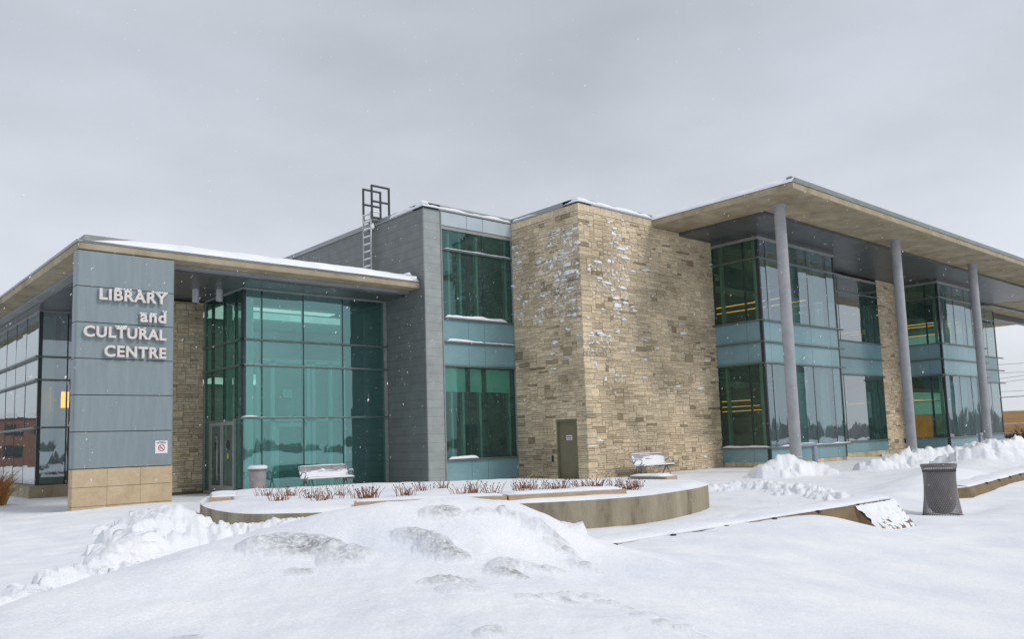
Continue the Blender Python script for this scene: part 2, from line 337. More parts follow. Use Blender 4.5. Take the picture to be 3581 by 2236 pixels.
_bm = bmesh.new(); bmesh.ops.create_icosphere(_bm, subdivisions=2, radius=1)
ICO_V = [v.co.copy() for v in _bm.verts]; ICO_F = [tuple(v.index for v in f.verts) for f in _bm.faces]; _bm.free()
def lump(mb, c, sx, sy, sz, rnd, amp=.25):
    ph = [rnd.uniform(0, 6.28) for _ in range(6)]; vs = []
    for v in ICO_V:
        k = 1 + amp * (math.sin(3 * v.x + ph[0]) * math.cos(4 * v.y + ph[1]) + .7 * math.sin(7 * v.z + ph[2] + 3 * v.x) * .6 + .4 * math.sin(9 * v.x + ph[3]))
        z = v.z * (1 if v.z > 0 else .45)
        vs.append((c[0] + v.x * sx * k, c[1] + v.y * sy * k, c[2] + z * sz * k))
    mb.add(vs, ICO_F)

# ------------------------------------------------------------------ camera
Fv = Vector((0.66139094, 0.74272312, 0.10451982)); Rv = Vector((0.74866762, -0.66216833, -0.03209203)); Uv = Vector((-0.04537422, -0.09947598, 0.99400488))
cam_d = bpy.data.cameras.new('camera'); cam = bpy.data.objects.new('camera', cam_d); COL.objects.link(cam)
mw = Matrix.Identity(4)
for i in range(3): mw[i][0] = Rv[i]; mw[i][1] = Uv[i]; mw[i][2] = -Fv[i]
mw[2][3] = 1.6316; cam.matrix_world = mw
cam_d.sensor_width = 36; cam_d.lens = 36 * 2881.39 / 3581; cam_d.shift_x = -(1796.06 - 1790.5) / 3581; cam_d.shift_y = (1231.24 - 1118) / 3581
cam_d.clip_start = .05; cam_d.clip_end = 6000; sc.camera = cam
CAMXY = np.array([0.0, 0.0]); FH = np.array([0.66503, 0.74681]); RH = np.array([0.74681, -0.66503])

# ------------------------------------------------------------------ the library building
LIB = empty('library_building', (18, 24, 0), label='two storey library of tan stone, grey metal cladding and teal glass with flat overhanging roofs', cat='building')
LIB['_world'] = 1

# ---- random ashlar stone walls
STONES = {}
def d_left(u, z):     # how much blown snow the left face holds; u grows towards the corner
    e = u / 3.72; cl = float(fbm(np.array([u * 1.1]), np.array([z * .9]), 3, 61)[0]); up_ = max(0, min(1, (z - 3.6) / 4))
    return max(.006, up_ * (.10 + .34 * e + cl * 1.0) + .03) if z < 9.5 else .02
def d_front(u, z):
    cl = float(fbm(np.array([u * .9 + 4]), np.array([z * .8]), 3, 71)[0]); up_ = max(0, min(1, (z - 2.2) / 5)); near = math.exp(-(u / 2.9) ** 2)
    return max(.007, near * (.05 + .40 * up_ + cl * 1.2 * (.12 + up_)))
FROST = {'left': d_left, 'front': d_front}
def ashlar(key, P0, U, W, Z0, Z1, Nn, holes=(), rnd=None, cell=.078, ext0=0, ext1=0):
    """stones set in a wall: P0 corner, U unit run, Nn outward normal"""
    rnd = rnd or R_; nu = int(round(W / cell)); nz = int(round((Z1 - Z0) / cell)); cu = W / nu; cz = (Z1 - Z0) / nz
    occ = np.zeros((nz, nu), bool)
    for (a, b, c, d) in holes:
        for j in range(nz):
            for i in range(nu):
                if a - .01 <= (i + .5) * cu <= b + .01 and c - .01 <= Z0 + (j + .5) * cz <= d + .01: occ[j, i] = True
    mb = MB(); lst = []; mb.fr = []
    P0 = Vector(P0); U = Vector(U); Nn = Vector(Nn); g = .0055
    for j in range(nz):
        i = 0
        while i < nu:
            if occ[j, i]: i += 1; continue
            run = 0
            while i + run < nu and not occ[j, i + run]: run += 1
            hh = rnd.choices([1, 2, 3, 4], [.50, .34, .14, .02])[0]
            ww = rnd.choice([4, 6, 7, 8, 10, 11]) if hh == 1 else (rnd.choice([3, 4, 6, 7, 8]) if hh == 2 else rnd.choice([4, 5, 6]))
            ww = min(ww, run)
            if run - ww == 1: ww = min(run, ww + 1)
            hh = min(hh, nz - j)
            while hh > 1 and occ[j + hh - 1, i:i + ww].any(): hh -= 1
            occ[j:j + hh, i:i + ww] = True
            u0 = i * cu + g; u1 = (i + ww) * cu - g; z0 = Z0 + j * cz + g; z1 = Z0 + (j + hh) * cz - g
            if i == 0: u0 -= ext0 + g
            if i + ww == nu: u1 += ext1 + g
            t = rnd.gauss(.6, .12)
            if rnd.random() < .09: t = rnd.uniform(.05, .3)
            if rnd.random() < .05: t = rnd.uniform(.9, 1)
            mb.cur = min(1, max(0, t)); dp = .030 + rnd.random() * .022
            b = .008
            def Q(u, z, d): return P0 + U * u + Nn * d + Vector((0, 0, z))
            o = [Q(u0, z0, 0), Q(u1, z0, 0), Q(u1, z1, 0), Q(u0, z1, 0)]
            m_ = [Q(u0, z0, dp - b), Q(u1, z0, dp - b), Q(u1, z1, dp - b), Q(u0, z1, dp - b)]
            jt = lambda: rnd.uniform(-.003, .003)
            q = [Q(u0 + b + jt(), z0 + b + jt(), dp + jt()), Q(u1 - b + jt(), z0 + b + jt(), dp + jt()), Q(u1 - b + jt(), z1 - b + jt(), dp + jt()), Q(u0 + b + jt(), z1 - b + jt(), dp + jt())]
            vs = o + m_ + q; fs = [(8, 9, 10, 11)]
            for k in range(4):
                k2 = (k + 1) % 4; fs += [(k, k2, 4 + k2, 4 + k), (4 + k, 4 + k2, 8 + k2, 8 + k)]
            if U.cross(Vector((0, 0, 1))).dot(Nn) < 0: fs = [tuple(reversed(f)) for f in fs]
            mb.add(vs, fs); lst.append((u0, u1, z1, dp)); i += ww
            fv = min(.23, FROST[key]((u0 + u1) / 2, z1) * .55) if key in FROST else 0
            mb.fr += [fv + rnd.uniform(-.008, .008) * (fv > .05)] * len(fs)
    STONES[key] = (P0, U, Nn, lst); return mb
XS, YS, YW = 21.64, 20.48, 24.20
# front corner block
w = ashlar('left', (XS, YW, 0), (0, -1, 0), YW - YS, 0, 9.92, (-1, 0, 0), holes=[(YW - 22.04, YW - 20.98, 0, 2.24)], rnd=random.Random(3), ext1=.0)
w1 = w.build('stone_wall', 'stone', LIB, tone=True, label='stone wall face with the olive service door')
w = ashlar('front', (XS, YS, 0), (1, 0, 0), 29.86 - XS, 0, 9.92, (0, -1, 0), rnd=random.Random(4), ext0=.035)
w2 = w.build('stone_wall', 'stone', LIB, tone=True, label='stone wall face with bench in front of it')
# course of smooth cap stones under the coping
mb = MB(); rr = random.Random(9)
y = YW
while y > YS + .01:
    y2 = max(YS, y - .62)
    if y2 - YS < .3: y2 = YS
    mb.cur = rr.uniform(.6, .85); mb.box(XS - .045, XS + .1, y2 + .006, y - .006, 9.93, 10.2); y = y2
x = XS - .045
while x < 25.9:
    x2 = x + .62; mb.cur = rr.uniform(.6, .85); mb.box(x + .006, x2 - .006, YS - .045, YS + .1, 9.93, 10.2); x = x2
mb.build('cap_course', 'stone', LIB, tone=True)
# backing core of the stone block (behind stones), leaving a door recess
core = MB().box(XS, 29.82, YS, 20.98, 0, 10.2).box(XS, 29.82, 22.04, YW + 6, 0, 10.2).box(XS, 29.82, 20.98, 22.04, 2.24, 10.2).box(XS + .35, 29.82, 20.98, 22.04, 0, 2.24)
core.build('wall_core', 'mortar', LIB)
# stone pier between the glazed bays and stone wall of the entrance recess
w = ashlar('pier', (45.42, 20.44, 0), (1, 0, 0), 2.6, 0.35, 9.8, (0, -1, 0), rnd=random.Random(5)).build('stone_wall', 'stone', LIB, tone=True, label='narrow stone pier between two glazed bays')
w = ashlar('entr', (9.4, 30.2, 0), (1, 0, 0), 2.14, .1, 7.0, (0, -1, 0), rnd=random.Random(6)).build('stone_wall', 'stone', LIB, tone=True, label='shaded stone wall beside the entrance glass')
MB().box(45.42, 48.02, 20.44, 21.2, 0, 9.8).box(9.4, 11.54, 30.2, 30.6, 0, 7).box(9.4, 9.8, 30.6, 35, 0, 7).build('wall_core', 'mortar', LIB)
pb = MB(); rr = random.Random(8)
def plinth(x0, x1, y0, along='x'):
    a = x0
    while a < x1 - .01:
        b = min(x1, a + rr.uniform(.5, .8))
        pb.cur = rr.uniform(.3, .7)
        if along == 'x': pb.box(a + .006, b - .006, y0 - .03, y0 + .4, -.1, .34)
        else: pb.box(y0 - .03, y0 + .4, a + .006, b - .006, -.1, .34)
        a = b
plinth(29.86, 36.25, 18.24); plinth(36.25, 45.42, 20.42); plinth(45.42, 48.03, 20.40); plinth(48.03, 54.42, 18.24); plinth(54.42, 63.4, 20.42)
plinth(18.24, 20.44, 29.90, 'y'); plinth(18.24, 20.4, 48.07, 'y')
pb.build('plinth', 'stone', LIB, tone=True)

# ---- grey plank cladding
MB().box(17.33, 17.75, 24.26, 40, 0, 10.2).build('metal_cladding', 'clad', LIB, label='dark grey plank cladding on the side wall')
MB().box(17.33, 18.09, 24.20, 24.26, 0, 10.2).build('metal_cladding', 'clad_lit', LIB, label='grey plank cladding strip beside the window column, brighter light painted in')
MB().box(17.315, 17.345, 24.185, 24.215, 0, 10.2).build('corner_trim', 'framelight', LIB)

# ---- curtain walls
def pane_quads(mb, axis, c, a0, a1, z0, z1, rnd, sgn=1):
    t = [rnd.uniform(-.007, .007) for _ in range(4)]
    P = [(a0, z0), (a1, z0), (a1, z1), (a0, z1)]
    if axis == 'y': mb.face([(p[0], c + t[i], p[1]) for i, p in enumerate(P)])
    else: mb.face([(c + t[i], p[0], p[1]) for i, p in reversed(list(enumerate(P)))])
def glazing(axis, c, a0, a1, mull, zs, glassmat, spand=(), out=-1, parent=None, label=None, finext=(0, 0), fins=None, frame='frame', seed=1, edge='framelight', fin_d=.14, name='glass_wall', mullmat_w=.045, topframe=True, snowf=None):
    """axis 'y': wall plane Y=c running in X from a0 to a1. zs: levels bottom..top. mull: mullion positions. spand: indices of z bands that are opaque"""
    rnd = random.Random(seed); panes = MB(); spn = MB(); fr = MB(); tr = MB(); ed = MB()
    xs = sorted([a0] + list(mull) + [a1])
    def bx(mb, u0, u1, d0, d1, z0, z1):
        if axis == 'y': mb.box(u0, u1, c + out * d0, c + out * d1, z0, z1)
        else: mb.box(c + out * d0, c + out * d1, u0, u1, z0, z1)
    for j in range(len(zs) - 1):
        for i in range(len(xs) - 1):
            if j in spand:
                bx(spn, xs[i] + .006, xs[i + 1] - .006, -.01, .012, zs[j] + .004, zs[j + 1] - .004)
            else: pane_quads(panes, axis, c, xs[i], xs[i + 1], zs[j], zs[j + 1], rnd)
    g = bpy.data.objects.new('glazed_bay', None); COL.objects.link(g); g.parent = parent or LIB; tag(g, label)
    g.location = (0, 0, 0) ; g['_world'] = 1; g.location = -Vector(LIB.location); _sub0(g)
    panes.build('window', glassmat, g)
    if spn.v: spn.build('spandrel_panel', 'spandrel', g)
    for x in xs:
        bx(fr, x - mullmat_w / 2, x + mullmat_w / 2, -.10, .006, zs[0], zs[-1])
    # opaque bands hide the mullions behind them
    f = fr.build('mullion', frame, g)
    for j, z in enumerate(zs[1:-1], 1):
        bx(tr, a0 - finext[0], a1 + finext[1], -.02, fin_d, z - .035, z + .035)
    if fins:
        for z in fins: bx(tr, a0 - finext[0], a1 + finext[1], -.02, fin_d, z - .035, z + .035)
    if tr.v: tr.build('transom', 'fin', g, bevel=.012)
    if topframe:
        bx(ed, a0 - .02, a1 + .02, -.05, .05, zs[-1], zs[-1] + .12)
        ed.build('head_frame', edge, g)
    return g
ZL = [.34, .91, 4.37, 5.25, 6.14, 8.74, 9.52]
SPW = (0, 2, 3)
# window column in the grey wall
wc = glazing('y', 24.24, 18.12, 21.60, (19.32, 20.11), [.1, .91, 4.37, 5.25, 6.14, 8.74, 9.52], 'glassentry', SPW, label='tall window column between grey cladding and stone', seed=3, topframe=True, fin_d=.10)
MB().box(18.12, 19.31, 24.17, 24.24, 9.66, 10.18).box(19.33, 20.10, 24.17, 24.24, 9.66, 10.18).box(20.12, 21.60, 24.17, 24.24, 9.66, 10.18).build('top_panel', 'paleblue', wc)
MB().box(18.08, 18.12, 24.16, 24.3, .05, 10.2).box(21.58, 21.63, 24.16, 24.3, .05, 10.2).build('side_frame', 'framelight', wc)
for (a, b, z, h, s) in [(18.2, 21.2, 6.175, .13, 1), (18.25, 20.0, 5.285, .10, 2), (20.0, 21.6, 5.285, .05, 5), (18.2, 19.6, .945, .10, 3), (18.2, 21.5, 8.775, .035, 4)]:
    mb = MB(); snow_strip(mb, (a, 24.23, z), (b, 24.23, z), .12, h, s); mb.build('snow_ledge', 'snow', wc, smooth=True)
MB().box(18.14, 19.24, 24.4, 24.42, 3.42, 4.3).box(19.38, 20.03, 24.4, 24.42, 3.42, 4.3).box(20.17, 21.45, 24.4, 24.42, 3.42, 4.3).build('roller_blind', 'blind', wc)
bb = MB()
for x in (19.16, 19.98, 21.45, 18.62): bb.box(x - .05, x + .05, 24.44, 24.6, .95, 4.3); bb.box(x - .05, x + .05, 24.44, 24.6, 6.0, 9.5)
bb.build('inner_post', 'white', wc)
# bays
for nm, X0, X1, ms, s in [('first', 29.86, 36.25, (30.42, 33.75, 35.45), 11), ('second', 48.03, 54.42, (48.69, 50.16, 51.87, 52.84), 21)]:
    gl = glazing('x', X0, 18.2, 20.44, (18.92,), ZL, 'glassgreen', SPW, label='narrow side glazing of the %s projecting bay' % nm, seed=s, fin_d=.11, finext=(.11, 0), frame='frame')
    gf = glazing('y', 18.2, X0, X1, ms if nm == 'second' else (30.42, 32.1, 33.75, 35.45), ZL, 'glass', SPW, label='wide front glazing of the %s projecting bay' % nm, seed=s + 1, fin_d=.11, finext=(0, .35))
    # return of the bay on its far side
    glazing('x', X1, 18.2, 20.42, (19.3,), ZL, 'glass', SPW, out=1, label='far return glazing of the %s projecting bay' % nm, seed=s + 2, fin_d=.08)
    if nm == 'first':
        mb = MB(); snow_strip(mb, (X0 - .0, 18.2, .945), (X1 + .3, 18.2, .945), .12, .05, 6, gaps=.35); snow_strip(mb, (X0, 20.4, .945), (X0, 18.15, .945), .14, .07, 7, dirv=(-1, 0, 0), gaps=.2)
        mb.build('snow_ledge', 'snow', gf, smooth=True)
    mb = MB().box(X0 - .02, X1 + .02, 18.16, 20.42, 9.64, 9.80); mb.build('bay_head', 'soffit', gf)
    b2 = MB()
    for yy in (18.55, 20.2): b2.box(X0 + .25, X0 + .4, yy - .06, yy + .06, .35, 9.6)
    for xx in (X0 + 1.0, X0 + 2.6, X0 + 4.6, X0 + 5.9): b2.box(xx - .07, xx + .07, 18.4, 18.55, .35, 9.6)
    b2.build('inner_post', 'white', gf)
glazing('y', 20.42, 36.25, 45.42, (37.6, 39.0, 40.9, 43.3), ZL, 'glassmirror', SPW, label='recessed glazing between the first bay and the stone pier', seed=31, fin_d=.1, finext=(-.4, .05))
glazing('y', 20.42, 54.42, 63.4, (56, 58, 60, 61.7), ZL, 'glassmirror', SPW, label='recessed glazing at the far end of the building', seed=32, fin_d=.12, finext=(0, .9))
glazing('x', 63.4, 20.42, 34, (22.5, 25, 28, 31), ZL, 'glass', SPW, out=1, label='end glazing round the far corner', seed=33)
# lobby
ZB = [.12, 2.6, 4.4, 5.28, 7.0]
lg = glazing('y', 26.82, 11.6, 17.30, (12.28, 13.84, 15.42), ZB, 'glasslobby', (), label='tall lobby glass front behind the bench and round bin', seed=41, fin_d=.10, finext=(.1, 0))
MB().box(17.2, 17.32, 26.76, 26.95, .05, 7.1).build('side_frame', 'framelight', lg)
mb = MB(); snow_strip(mb, (11.55, 26.86, 2.635), (12.1, 26.82, 2.635), .16, .06, 3); mb.build('snow_ledge', 'snow', lg, smooth=True)
ls = glazing('x', 11.6, 26.82, 30.17, (27.45, 28.45, 29.5), ZB[1:], 'glassentry', (), label='lobby side glazing above the double entrance door', seed=42, fin_d=.1, finext=(.1, 0))
mb = MB(); rnd = random.Random(1)
pane_quads(mb, 'x', 11.6, 26.82, 27.40, .12, 2.56, rnd); pane_quads(mb, 'x', 11.6, 29.56, 30.17, .12, 2.56, rnd)
sl = mb.build('side_light', 'glassentry', LIB, label='glass side lights flanking the entrance door')
MB().box(11.54, 11.64, 27.37, 27.43, .1, 2.56).box(11.54, 11.64, 29.52, 29.58, .1, 2.56).box(11.56, 11.66, 30.12, 30.17, .1, 7).box(11.55, 11.62, 26.84, 30.15, .0, .12).build('side_frame', 'framelight', sl)
for (y0, y1) in ((27.45, 28.47), (28.49, 29.50)):
    f = MB().box(11.55, 11.61, y0, y0 + .11, .1, 2.52).box(11.55, 11.61, y1 - .11, y1, .1, 2.52).box(11.55, 11.61, y0 + .11, y1 - .11, 2.40, 2.52).box(11.55, 11.61, y0 + .11, y1 - .11, .1, .32)
    d = f.build('entrance_door', 'framelight', LIB, bevel=.006, label='glazed entrance door leaf with tall bar handle and yellow sticker' if y0 < 28 else 'glazed entrance door leaf nearer the stone wall')
    pg = MB(); pane_quads(pg, 'x', 11.58, y0 + .11, y1 - .11, .32, 2.40, rnd); pg.build('pane', 'doorglass', d)
    hy = y1 - .17 if y0 < 28 else y0 + .17
    MB().tube([(11.47, hy, .5), (11.47, hy, 2.05)], .018).tube([(11.55, hy, .7), (11.47, hy, .7)], .012).tube([(11.55, hy, 1.85), (11.47, hy, 1.85)], .012).build('bar_handle', 'galv', d, smooth=True)
    if y0 < 28: MB().box(11.560, 11.570, 27.90, 28.0, 1.25, 1.43).build('sticker', 'yellow', d)
    st = MB(); ring = [(11.57, (y0 + y1) / 2 + .15 * math.cos(a), 1.72 + .17 * math.sin(a)) for a in np.linspace(0, 2 * math.pi, 20)[:-1]]
    st.face(ring); st.build('round_decal', 'dark', d)
# left wing glazing
glazing('x', 7.18, 35.0, 62, [35.35 + 1.9 * k for k in range(1, 14)], [.45, 2.6, 4.4, 5.28, 7.0], 'glassmirror', (), label='long reflective glazing on the left side of the low wing', seed=51, fin_d=.16, finext=(.16, 0))
glazing('y', 35.0, 7.18, 9.8, (8.15,), [.45, 2.6, 4.4, 5.28, 7.0], 'glass', (), label='glazing behind the sign pylon', seed=52, fin_d=.1)
MB().box(6.9, 9.9, 34.7, 35.3, -.1, .45).box(6.9, 7.3, 35.3, 62, -.1, .45).build('wing_sill', 'concrete', LIB)

# ---- canopy over the entrance (low roof)
can = MB()
def roof_slab(x0, x1, y0, y1, zb, zt, r=.05): return MB().box(x0, x1, y0, y1, zb, zt)
c1 = roof_slab(5.9, 17.33, 24.5, 64, 7.22, 7.44).build('canopy_roof', 'concrete', LIB, bevel=.03, label='low flat roof of the entrance wing with a snowy front edge')
MB().box(6.55, 17.3, 25.15, 64, 7.12, 7.215).build('soffit_trim', 'fascia_grey', c1)
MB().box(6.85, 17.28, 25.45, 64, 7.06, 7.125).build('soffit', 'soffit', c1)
MB().box(5.87, 17.33, 24.47, 24.53, 7.425, 7.47).box(5.87, 5.93, 24.53, 64, 7.425, 7.50).build('drip_edge', 'fascia_grey', c1)
MB().prism([(6.15, 24.9), (17.3, 24.9), (17.3, 64), (6.15, 64)], 7.44, 7.74).build('parapet', 'fascia', c1)
mb = MB()
nseg = 90; K = 9; vs = []; fs = []
for i in range(nseg + 1):
    x = 6.0 + (17.25 - 6.0) * i / nseg; ft = min(1, (x - 6.0) / 1.5 + .05); nz = float(fbm(np.array([x * .8]), np.array([3.]), 4, 3)[0])
    et = min(1, (17.25 - x) / .35) ** .5
    for k in range(K):
        s_ = k / (K - 1)
        yy = 24.44 + .58 * s_; zz = 7.465 + (.30 * s_ ** .85 + (.09 + .05 * nz) * math.sin(math.pi * min(1, s_ * 1.15)) ** .6) * ft * (.5 + .5 * et) - (.09 * (1 - et) * s_)
        vs.append((x, yy - .02 * nz, zz))
for i in range(nseg):
    for k in range(K - 1): fs.append((i * K + k, (i + 1) * K + k, (i + 1) * K + k + 1, i * K + k + 1))
mb.add(vs, fs); snow_strip(mb, (8.6, 24.9, 7.73), (17.2, 24.9, 7.73), .12, .05, 8, dirv=(0, 1, 0)); lump(mb, (16.95, 24.72, 7.72), .13, .12, .09, R_); lump(mb, (17.05, 24.6, 7.55), .2, .16, .12, R_)
mb.build('snow_edge', 'snow', c1, smooth=True)
MB().box(6.3, 17.3, 25.1, 64, 7.745, 7.80).build('roof_snow', 'snow', c1)
for (x, y) in ((11.05, 29.2), (11.02, 27.05)):
    x -= .0; z1 = 7.06
for (x, y, zb) in ((10.42, 27.95, 6.62), (11.1, 27.6, 6.66)):
    d = MB().lathe(x, y, [(.0, zb + .02), (.10, zb + .02), (.105, zb), (.115, zb), (.115, 7.06)], 20).build('downlight', 'galv', LIB, smooth=False)
    MB().lathe(x, y, [(0, zb + .03), (.095, zb + .025)], 16).build('lens', 'dark', d)

# ---- coping of the main block
def coping(pts, closed=False):
    """pts: polyline of wall-face corners, outward side given by left-hand normal"""
    lip = MB(); up = MB()
    return lip, up
cp = MB(); cp.box(17.26, 18.0, 24.13, 40, 10.2, 10.25).box(17.26, 21.59, 24.13, 24.8, 10.2, 10.252)
cp.box(21.57, 22.3, 20.41, 24.8, 10.2, 10.254).box(21.57, 25.85, 20.41, 21.2, 10.2, 10.256)
cop = cp.build('coping', 'fascia_grey', LIB, bevel=.01)
up = MB(); up.box(17.42, 18.2, 24.32, 40, 10.25, 10.47).box(17.42, 21.78, 24.32, 25, 10.25, 10.472).box(21.76, 22.5, 20.60, 25, 10.25, 10.474).box(21.76, 26.2, 20.60, 21.4, 10.25, 10.476)
up.build('parapet', 'fascia_grey', cop, bevel=.02)
mb = MB()
snow_strip(mb, (17.28, 24.15, 10.25), (21.6, 24.15, 10.25), .16, .11, 21, dirv=(0, 1, 0), gaps=.1)
snow_strip(mb, (17.27, 24.13, 10.25), (17.27, 26.4, 10.25), .15, .17, 22, dirv=(1, 0, 0)); snow_strip(mb, (17.27, 28.5, 10.25), (17.27, 39, 10.25), .15, .06, 23, dirv=(1, 0, 0), gaps=.42)
snow_strip(mb, (21.58, 24.1, 10.26), (21.58, 20.42, 10.26), .17, .11, 24, dirv=(1, 0, 0), gaps=.25); snow_strip(mb, (21.58, 20.43, 10.26), (25.9, 20.43, 10.26), .17, .15, 25, dirv=(0, 1, 0))
lump(mb, (17.45, 24.35, 10.38), .2, .2, .13, R_); lump(mb, (21.8, 20.65, 10.34), .2, .2, .12, R_)
mb.build('snow_edge', 'snow', cop, smooth=True)
MB().box(18.0, 63.4, 25, 40, 10.0, 10.3).box(22.5, 26, 21.4, 25, 10.0, 10.3).build('roof_deck', 'snow', LIB)

# ---- big overhanging roof
mr = MB().box(25.9, 78.8, 14.25, 40, 9.93, 10.18).build('main_roof', 'soffit_tan', LIB, bevel=.02, label='large overhanging flat roof carried by round columns')
MB().box(25.90, 78.8, 14.225, 14.25, 9.96, 10.18).build('edge_band', 'concrete', mr)
MB().box(25.875, 25.9, 14.225, 20.46, 9.96, 10.18).build('edge_band', 'concrete', mr)
MB().box(25.95, 78.8, 14.30, 14.5, 10.18, 10.42).box(25.86, 78.85, 14.19, 14.30, 10.182, 10.215).build('fascia', 'fascia', mr)
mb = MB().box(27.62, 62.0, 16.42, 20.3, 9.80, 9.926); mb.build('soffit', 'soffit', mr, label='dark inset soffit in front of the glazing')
MB().box(27.62, 78.6, 20.3, 20.5, 9.78, 9.927).box(62.0, 78.6, 16.3, 16.5, 9.8, 9.927).build('soffit_rib', 'soffit', mr)
mb = MB(); nseg = 60; K = 8; vs = []; fs = []
for i in range(nseg + 1):
    y = 14.22 + (20.5 - 14.22) * i / nseg; nz = float(fbm(np.array([y * 1.3]), np.array([9.]), 4, 5)[0])
    for k in range(K):
        s_ = k / (K - 1); vs.append((25.84 + .36 * s_ + .015 * nz, y, 10.19 + .26 * s_ ** .7 + (.04 + .05 * nz) * math.sin(math.pi * s_)))
for i in range(nseg):
    for k in range(K - 1): fs.append((i * K + k, i * K + k + 1, (i + 1) * K + k + 1, (i + 1) * K + k))
mb.add(vs, fs); mb.box(26.2, 78.5, 14.52, 40, 10.18, 10.40); mb.build('snow_edge', 'snow', mr, smooth=False)
# columns
for (x, y) in ((27.42, 15.68), (37.12, 15.66), (46.2, 15.66), (55.6, 15.66)):
    c = MB().lathe(x, y, [(.205, -.2), (.205, 9.93)], 40).build('column', 'column', LIB, smooth=True)
    MB().lathe(x, y, [(.207, .62), (.222, .62), (.222, .66), (.207, .66)], 40).build('collar', 'galv', c)
    MB().lathe(x, y, [(.2055, 5.05), (.209, 5.05), (.209, 5.065), (.2055, 5.065)], 40).build('joint_ring', 'column', c)
    MB().lathe(x, y, [(.205, 9.905), (.26, 9.905), (.26, 9.929)], 40).build('cap_ring', 'column', c)

# ---- service door and wall units
sd = MB().box(XS + .10, XS + .16, 21.0, 22.02, 0, 2.22).build('service_door', 'servicedoor', LIB, bevel=.006)
MB().box(XS + .0, XS + .11, 20.98, 21.03, 0, 2.24).box(XS, XS + .11, 21.99, 22.04, 0, 2.24).box(XS, XS + .11, 21.03, 21.99, 2.19, 2.24).build('door_frame', 'servicedoor', sd)
nt_ = MB().box(XS + .088, XS + .098, 21.33, 21.62, 1.50, 1.68).build('notice_plate', 'platewhite', sd)
MB().box(XS + .084, XS + .089, 21.35, 21.60, 1.60, 1.64).box(XS + .084, XS + .089, 21.38, 21.57, 1.53, 1.56).build('notice_text', 'red', nt_)
MB().box(XS - .09, XS - .04, 22.20, 22.27, .72, .95).build('access_reader', 'black', LIB, bevel=.01)
MB().box(47.42, 47.52, 20.33, 20.40, .66, .90).build('access_reader', 'black', LIB, bevel=.01)

# ---- snow stuck to the rough stone
def stuck_snow(key, dens, rnd):
    P0, U, Nn, lst = STONES[key]; mb = MB()
    for (u0, u1, z1, dp) in lst:
        uu = (u0 + u1) / 2; p = dens(uu, z1)
        if rnd.random() < p * .62:
            wv = min(u1 - u0, rnd.uniform(.10, .5)); c = P0 + U * rnd.uniform(u0 + wv * .4, max(u0 + wv * .41, u1 - wv * .4)) + Nn * (dp * 1.0 + .01) + Vector((0, 0, z1 - rnd.uniform(-.01, .05)))
            k = rnd.choice([.4, .6, .8, 1.0, 1.5])
            for q in range(rnd.choice([1, 2, 2, 3])):
                cc = c + U * rnd.uniform(-.4, .4) * wv + Vector((0, 0, rnd.uniform(-.035, .03)))
                sx = wv * rnd.uniform(.12, .55); sn = rnd.uniform(.025, .06)
                s3 = (abs(U.x) * sx + abs(Nn.x) * sn, abs(U.y) * sx + abs(Nn.y) * sn, rnd.uniform(.022, .085) * k)
                lump(mb, cc, *s3, rnd, .3)
    return mb
stuck_snow('left', d_left, random.Random(31)).build('stuck_snow', 'snow', w1, smooth=True, kind='stuff')
stuck_snow('front', d_front, random.Random(32)).build('stuck_snow', 'snow', w2, smooth=True, kind='stuff')

# ---- roof ladder with guard frames
lad = MB()
for y in (27.36, 27.92): lad.tube([(17.05, y, 7.75), (17.05, y, 10.72)], .032, 8)
LAD = lad.build('roof_ladder', 'galv', LIB, smooth=True, label='snowy steel ladder up the grey side wall')
rg = MB(); sn = MB()
for k in range(10):
    z = 7.95 + .3 * k; rg.tube([(17.05, 27.36, z), (17.05, 27.92, z)], .02, 6); snow_strip(sn, (17.02, 27.38, z + .012), (17.02, 27.90, z + .012), .06, .05, 60 + k, taper=.04, dirv=(1, 0, 0))
for z in (8.2, 10.1):
    for y in (27.36, 27.92): rg.tube([(17.05, y, z), (17.34, y, z)], .018, 6)
rg.build('rung', 'galv', LAD, smooth=True)
for y in (27.36, 27.92):
    snow_strip(sn, (17.02, y, 10.72), (17.5, y, 10.76), .07, .07, 70 + int(y), taper=.05, dirv=(0, 1, 0)); lump(sn, (17.12, y, 10.1), .07, .08, .16, R_)
sn.build('snow_cover', 'snow', LAD, smooth=True)
MB().box(17.1, 17.95, 27.33, 27.95, 10.42, 10.50).build('landing_plate', 'galv', LAD)
for (y, x0, ztop) in ((27.95, 17.08, 11.82), (27.32, 17.08, 11.82)):
    g_ = MB(); r_ = .033; x1 = x0 + .80
    for x in (x0, x1): g_.box(x - r_, x + r_, y - r_, y + r_, 10.45, ztop)
    for z in (ztop - r_, 11.16, 10.50): g_.box(x0 + r_, x1 - r_, y - r_, y + r_, z - r_, z + r_)
    g_.build('guard_frame', 'black', LAD)

